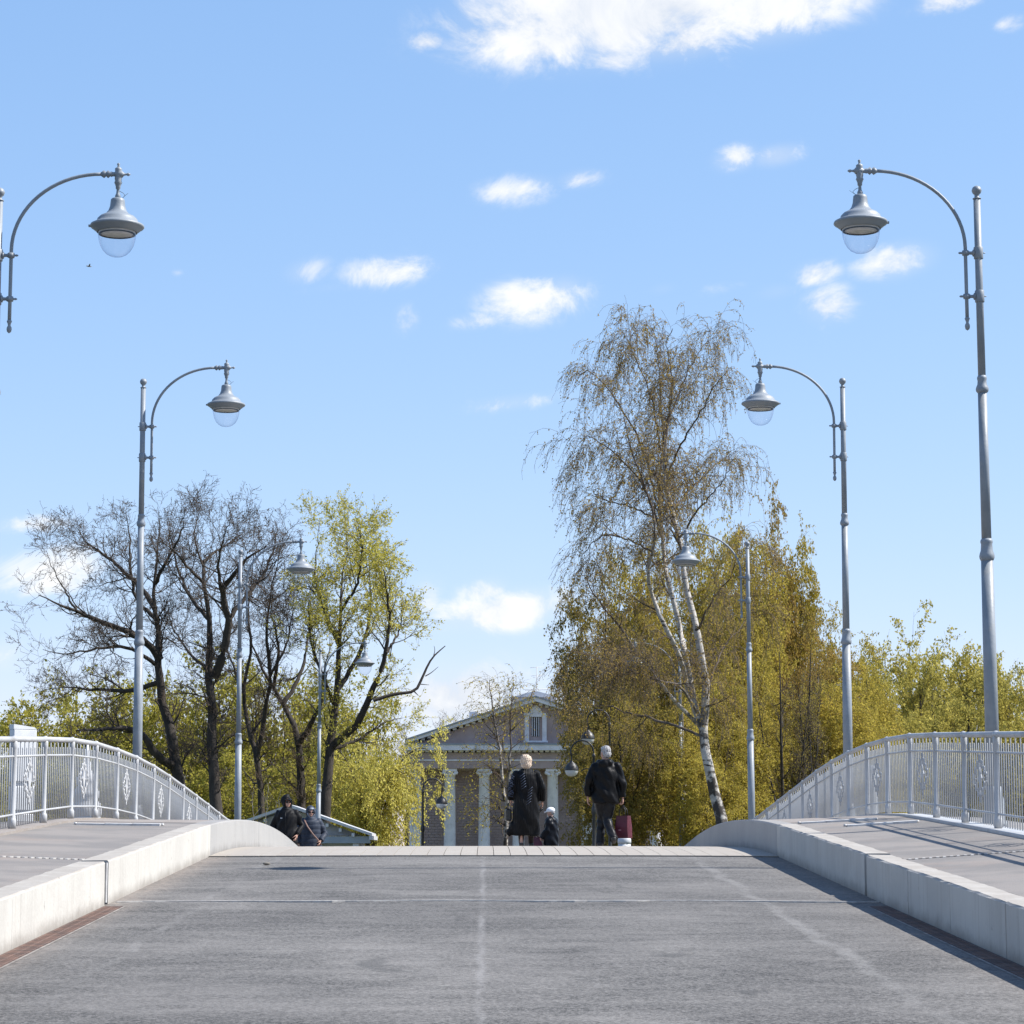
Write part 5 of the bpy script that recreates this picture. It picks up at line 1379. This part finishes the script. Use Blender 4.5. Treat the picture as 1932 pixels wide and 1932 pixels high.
    if c.get('hood'):                               # open the face hole
        bm = bmesh.new(); bm.from_mesh(me)
        inv = HM.inverted(); dele = []
        for v in bm.verts:
            q = inv @ (v.co-hc)
            if q.y > .032*s and (q.x/(.072*s))**2+((q.z+.012*s)/(.098*s))**2 < 1: dele.append(v)
        bmesh.ops.delete(bm, geom=dele, context='VERTS')
        bm.to_mesh(me); bm.free()
    wrinkle(me, c['wrinkle'])
    co = as_part('coat' if zb < .6 else 'jacket', me, c['mat'], t, c.get('pick'))
    if c.get('hood'):
        sol = co.modifiers.new('lining', 'SOLIDIFY'); sol.thickness = .012; sol.offset = -1
    return t, J, Hd, HM, hc, s, nk, co

M_SKIN = pm('skin', (.50, .29, .21), (.42, .23, .165), 12, .55, .08, 60)
M_EYE = pm('eye', (.08, .06, .05), None, 5, .2)
M_SHOE = pm('dark shoe', (.02, .018, .017), None, 10, .5)
def cloth(name, c1, c2, rough=.6, wave=None, bump=.25):
    m = bpy.data.materials.new(name); m.use_nodes = True
    t = m.node_tree; n = NT(t); b = t.nodes['Principled BSDF']
    co = n.node('ShaderNodeTexCoord').outputs['Object']
    n.put(b.inputs['Base Color'], n.mix(n.ss(n.noise(co, 9, 5), .35, .65), c1, c2))
    b.inputs['Roughness'].default_value = rough; b.inputs['Specular IOR Level'].default_value = .15
    bn = n.node('ShaderNodeBump'); bn.inputs['Strength'].default_value = bump; bn.inputs['Distance'].default_value = .015
    h = n.noise(co, 16, 5, .6)
    if wave:
        w = n.node('ShaderNodeTexWave', bands_direction=wave[0]); w.inputs['Scale'].default_value = wave[1]; w.inputs['Distortion'].default_value = 1.2
        n.put(w.inputs['Vector'], co); h = n.m('ADD', n.m('MULTIPLY', h, .4), w.outputs['Fac'])
    n.put(bn.inputs['Height'], h); n.put(b.inputs['Normal'], bn.outputs[0])
    return m
C_COAT = cloth('black ribbed coat', (.0035, .0035, .004), (.006, .006, .007), .5, ('X', 12.), .6)
C_JKT = cloth('black windbreaker', (.0035, .0035, .004), (.0055, .0055, .006), .45, None, .5)
C_TRS = cloth('charcoal trousers', (.018, .019, .021), (.012, .012, .014), .38, None, .45)
C_NAVY = cloth('dark navy jacket', (.005, .006, .009), (.008, .009, .013), .4)
C_PUFF = cloth('slate blue down jacket', (.048, .058, .08), (.038, .046, .064), .55)
C_PUFFH = cloth('light hood edge', (.30, .33, .36), (.24, .26, .29), .6)
C_SHELL = cloth('black softshell', (.009, .009, .010), (.013, .013, .014), .6)
C_STOCK = cloth('brown stockings', (.05, .035, .03), (.04, .028, .025), .6)
C_BURG = pm('burgundy bag cloth', (.088, .008, .020), (.065, .007, .016), 6, .55, .3, 18)
C_WHITE = pm('white cap cloth', (.78, .78, .78), (.70, .70, .71), 10, .7, .2, 30)
C_LENS = pm('sunglass lens', (.008, .008, .009), None, 5, .12)
C_BLUEMARK = pm('pale blue stitching', (.10, .13, .21), (.07, .09, .15), 10, .6)
C_STRAP = pm('tan strap', (.22, .13, .10), None, 10, .6)

def hair_part(t, J, Hd, HM, hc, s, mat, shape, amp, name='hair'):
    g = MB()
    for (c, r) in shape:
        m = MB().ball((0, 0, 0), tuple(q*s for q in r), 14, 10)
        g.add([tuple(hc+HM @ (J(c)+Vector(v))) for v in m.v], m.f, True)
    me = remesh(g, .009*s, 1)
    wrinkle(me, lambda c: amp*(np.sin(c[:, 0]*190+c[:, 2]*60)+np.sin(c[:, 0]*90-c[:, 2]*140+c[:, 1]*70)+.6*np.sin(c[:, 2]*210)))
    return as_part(name, me, mat, t)
H_GREY = pm('grey hair', (.42, .41, .40), (.22, .21, .21), 40, .6, .5, 120, stretch=(1, 1, .4))
H_BLOND = pm('pale blonde hair', (.60, .48, .36), (.44, .33, .24), 22, .55, .5, 90, stretch=(1, 1, .5))

def feet(x, d): return Vector((x, d, road_z(d)+.012))
def at_px(px, d): return P(px, 1590, d).x

# -- woman in the long ribbed coat, walking away
d = 43.0; zf = road_z(d)+.025
w, J, Hd, HM, hc, s, nk, co = make_person(
    'person with pale blonde hair in a long black ribbed coat, walking away', (at_px(993, d), d, zf), .06, 1.57,
    [((-.10, -.02, .48), (-.10, -.08, .085)), ((.09, .06, .49), (.10, .12, .08))],
    [((-.30, -.05, 1.13), (-.29, .10, .93)), ((.30, -.04, 1.14), (.31, .06, .90))],
    dict(shoe=M_SHOE, skin=M_SKIN, coat=dict(hem=.25, hem_w=.225, mat=C_COAT, wrinkle=folds(.006, (10, 8, 9), .2), puff=.045, collar=.05, flare=(-.36, .24), sway=-.02)), head_turn=-.1)
hair_part(w, J, Hd, HM, hc, s, H_BLOND, [((0, -.02, .035), (.112, .122, .115)), ((0, -.06, -.05), (.104, .085, .095)), ((-.03, -.03, .095), (.07, .08, .055)), ((.055, -.05, -.04), (.05, .06, .07)), ((-.09, .0, .01), (.03, .04, .05))], .0028)
st = MB()
for k, (a, b) in enumerate((((-.08, 1.39), (-.05, 1.15)), ((.06, 1.13), (.03, .86)))):
    for q in range(6):
        f = q/5; x = a[0]+(b[0]-a[0])*f; z = a[1]+(b[1]-a[1])*f
        st.tube([(x-.045*s, -.205*s, (z-.03)*s), (x-.005*s, -.218*s, z*s), (x+.04*s, -.205*s, (z+.035)*s)], .0026*s, 5)
for k in range(14):
    z = 1.36-.03*k; x = -.285-.02*(k/14)
    st.tube([((x+.01*math.sin(k*2.1)-.05)*s, (-.115)*s, z*s), ((x+.05*math.sin(k*1.3))*s, -.135*s, (z+.03)*s), ((x+.05)*s, -.10*s, (z+.01*math.cos(k))*s)], .0035*s, 5)
st.build('stitching', C_BLUEMARK, w)
for k, x in ((0, -.10), (1, .095)):
    MB().tube([(x*s, (-.06 if k == 0 else .1)*s, .10*s), (x*s, (-.04 if k == 0 else .08)*s, .3*s), (x*s, 0, .5*s)], [.045*s, .06*s, .07*s], 12).build('stocking', C_STOCK, w)
hb = MB().bbox(-.05, .05, -.13, .13, -.2, 0, .02).tube([(0, -.1, 0), (0, -.06, .1), (0, .06, .1), (0, .1, 0)], .008, 6)
o = hb.build('handbag', pm('black leather', (.012, .012, .013), None, 8, .35), loc=Vector((at_px(993, d), d, zf))+Vector((-.31, .10, .93*s-.16)), rz=.1)
tag(o, 'small black handbag hanging from the hand of the person in the ribbed coat', 'handbag')
gl = MB().tube([(0, 0, 0), (-.06, .0, -.05), (-.14, .01, -.09)], [.02, .03, .012], 8).build('glove', C_TRS, loc=Vector((at_px(993, d), d, zf))+Vector((.28, .1, .9*s-.12)))
tag(gl, 'dark folded glove held by the person in the ribbed coat', 'glove')

# -- man in the black windbreaker, mid-stride, bag in the right hand
d = 43.0; zf = road_z(d)+.025; mx = at_px(1143, d)
m_, J, Hd, HM, hc, s, nk, co = make_person(
    'grey haired person in a black windbreaker walking away with a burgundy bag', (mx, d, zf), -.03, 1.735,
    [((-.07, .16, .52), (-.10, .10, .085)), ((.02, .04, .50), (.13, -.26, .17))],
    [((-.295, -.03, 1.14), (-.305, .05, .885)), ((.29, -.04, 1.13), (.295, .0, .865))],
    dict(trousers=C_TRS, coat=dict(hem=.775, hem_w=.205, mat=C_JKT, wrinkle=folds(.010, (8, 6, 12), 1.3), puff=.035, collar=.04, hood_down=True)), head_turn=.5, hands_curl=(.45, 1.15))
hair_part(m_, J, Hd, HM, hc, s, H_GREY, [((0, -.022, .045), (.086, .1, .09)), ((0, -.055, -.015), (.08, .066, .075)), ((0, .03, .088), (.062, .06, .035))], .0022)
bagp = Vector((mx, d, zf))+Vector((.285*s+.01, 0, .865*s-.13))
t = empty('shopping_bag', bagp+Vector((.01, 0, -.55*s)), -.55)
bh_ = .38
pl = [(-.115, -.07), (.115, -.07), (.124, 0), (.115, .07), (-.115, .07), (-.124, 0)]
v = [(x*1.08, y*1.1, 0) for x, y in pl]+[(x*1.02, y*1.2, bh_*.5) for x, y in pl]+[(x*.94, y*.8, bh_) for x, y in pl]
f = [tuple(range(5, -1, -1))]+[(r*6+i, r*6+(i+1) % 6, (r+1)*6+(i+1) % 6, (r+1)*6+i) for r in range(2) for i in range(6)]
MB().add(v, f).build('bag_body', C_BURG, t)
for y in (-.05, .05): MB().tube([(-.06, y, bh_-.03), (-.05, y*.7, bh_+.1), (0, y*.2, bh_+.17), (.05, y*.7, bh_+.1), (.06, y, bh_-.03)], .008, 6).build('handle', M_SHOE, t)
MB().box(-.05, .0, -.089, -.086, .13, .145).build('small_mark', pm('pale print', (.4, .2, .22), None, 5, .6), t)
tag(t, 'burgundy shopping bag with black handles carried by the grey haired person', 'bag')

# -- small person in the white cap
d = 51.2; zf = road_z(d)+.01; cx = at_px(1040, d)
c_, J, Hd, HM, hc, s, nk, co = make_person(
    'small person in a white cap and dark navy jacket seen side on', (cx, d, zf), 1.15, 1.27,
    [((-.10, .08, .5), (-.10, .02, .085)), ((.09, .0, .5), (.09, -.1, .09))],
    [((-.24, .02, 1.13), (-.22, .22, .92)), ((.24, .0, 1.12), (.20, .26, .95))],
    dict(trousers=C_TRS, coat=dict(hem=.72, hem_w=.2, mat=C_NAVY, wrinkle=folds(.009, (9, 7, 16), 2.3), puff=.055, collar=.055)), head_turn=.15, head_nod=-.12, hands_curl=(.9, .9))
cap = MB()
for (cc, r) in (((0, -.005, .055), (.097, .113, .083)),):
    m = MB().ball((0, 0, 0), tuple(q*s*1.12 for q in r), 16, 12)
    cap.add([tuple(hc+HM @ (J(cc)+Vector(v))) for v in m.v], m.f, True)
vis = [(-.07, .09, .045), (-.05, .16, .035), (0, .185, .03), (.05, .16, .035), (.07, .09, .045), (0, .06, .06)]
top = [Hd(q) for q in vis]; bot = [p-Vector((0, 0, .012)) for p in top]
cap.add(top+bot, [(0, 1, 5), (1, 2, 5), (2, 3, 5), (3, 4, 5), (7, 6, 11), (8, 7, 11), (9, 8, 11), (10, 9, 11), (0, 6, 7, 1), (1, 7, 8, 2), (2, 8, 9, 3), (3, 9, 10, 4)])
bm = bmesh.new(); me = cap.mesh('cap', C_WHITE); bm.from_mesh(me)
inv = HM.inverted()
bmesh.ops.delete(bm, geom=[v for v in bm.verts if (inv @ (v.co-hc)).z < -.005*s and (inv @ (v.co-hc)).y > -.2*s], context='VERTS'); bm.to_mesh(me); bm.free()
co = mesh_obj('cap', smooth(me), c_); sol = co.modifiers.new('cloth', 'SOLIDIFY'); sol.thickness = .004
hair_part(c_, J, Hd, HM, hc, s, H_GREY, [((0, -.05, .0), (.082, .07, .07))], .001)
t = empty('shopping_bag', (cx-.30, d-.05, road_z(d)+.30), .3)
v = [(x*.95, y*1.1, 0) for x, y in pl]+[(x*1.0, y*1.2, .2) for x, y in pl]+[(x*.6, y*.6, .40) for x, y in pl]
MB().add(v, f).build('bag_body', C_BURG, t)
for y in (-.03, .03): MB().tube([(-.04, y, .38), (0, y*.3, .52), (.04, y, .38)], .008, 6).build('handle', C_BURG, t)
tag(t, 'slack burgundy bag beside the small person in the white cap', 'bag')

# -- hooded couple coming up the far side, facing us
def glasses(t, Hd, s):
    g = MB()
    for q in (-1, 1): 
        m = MB().ball((0, 0, 0), (.031*s, .012*s, .024*s), 10, 8)
        g.add([tuple(Hd((q*.036, .094, .0))+Vector(v)) for v in m.v], m.f, True)
        g.tube([tuple(Hd((q*.062, .088, .006))), tuple(Hd((q*.084, .0, .0)))], .004*s, 5)
    g.tube([tuple(Hd((-.02, .104, .006))), tuple(Hd((.02, .104, .006)))], .004*s, 5)
    g.build('sunglasses', C_LENS, t)
d = 54.0; zf = max(road_z(d), 0)+.01
h_, J, Hd, HM, hc, s, nk, co = make_person(
    'person in a black softshell with hood up and sunglasses, walking towards us', (at_px(541, d), d, zf), math.pi-.1, 1.74,
    [((-.10, .10, .5), (-.10, .08, .085)), ((.10, -.02, .5), (.11, -.12, .09))],
    [((-.31, -.08, 1.13), (-.24, .10, .93)), ((.31, -.08, 1.13), (.24, .10, .93))],
    dict(trousers=C_TRS, coat=dict(hem=.76, hem_w=.215, mat=C_SHELL, wrinkle=folds(.012, (8, 6, 11), .4), puff=.036, collar=.06, hood=True)), head_turn=.55)
glasses(h_, Hd, s)
pk = MB(); vis = [(-.085, .09, .06), (-.055, .165, .05), (0, .19, .047), (.055, .165, .05), (.085, .09, .06), (0, .05, .075)]
top = [Hd(q) for q in vis]; bot = [p-Vector((0, 0, .014)) for p in top]
pk.add(top+bot, [(0, 1, 5), (1, 2, 5), (2, 3, 5), (3, 4, 5), (7, 6, 11), (8, 7, 11), (9, 8, 11), (10, 9, 11), (0, 6, 7, 1), (1, 7, 8, 2), (2, 8, 9, 3), (3, 9, 10, 4)]).build('cap_peak', C_SHELL, h_)
MB().box(.07*s, .11*s, .196*s, .2*s, 1.285*s, 1.30*s).build('chest_mark', C_WHITE, h_)
MB().tube([(0, .19*s, 1.42*s), (0, .205*s, 1.25*s), (0, .215*s, 1.05*s), (0, .215*s, .85*s)], .005*s, 5).build('zip', C_TRS, h_)
d = 54.8; zf = max(road_z(d), 0)+.01
p_, J, Hd, HM, hc, s, nk, co = make_person(
    'person in a slate blue down jacket with hood up and brown strap', (at_px(586, d), d, zf), math.pi+.05, 1.58,
    [((-.10, .06, .5), (-.10, .0, .085)), ((.10, .0, .5), (.10, -.05, .085))],
    [((-.33, -.05, 1.13), (-.24, .14, .95)), ((.32, -.05, 1.12), (.29, .05, .88))],
    dict(trousers=pm('pale jeans', (.30, .33, .38), None, 8, .8), coat=dict(hem=.70, hem_w=.23, mat=C_PUFF, wrinkle=quilt(.008, .10), puff=.048, collar=.05, hood=True)), head_turn=.1)
glasses(p_, Hd, s)
rim = []
for k in range(21):
    a = 2*math.pi*k/20; rim.append(tuple(Hd((.082*math.cos(a), .05, -.01+.108*math.sin(a)))))
MB().tube(rim, .02*s, 8).build('hood_rim', C_PUFFH, p_)
hair_part(p_, J, Hd, HM, hc, s, C_PUFFH, [((0, .01, .075), (.084, .098, .048))], .0005, 'beanie')
MB().tube([(.16*s, .1*s, 1.47*s), (.08*s, .215*s, 1.3*s), (-.05*s, .235*s, 1.12*s), (-.2*s, .2*s, .95*s), (-.26*s, .12*s, .86*s)], .018*s, 8, sq=(1, .4)).build('strap', C_STRAP, p_)
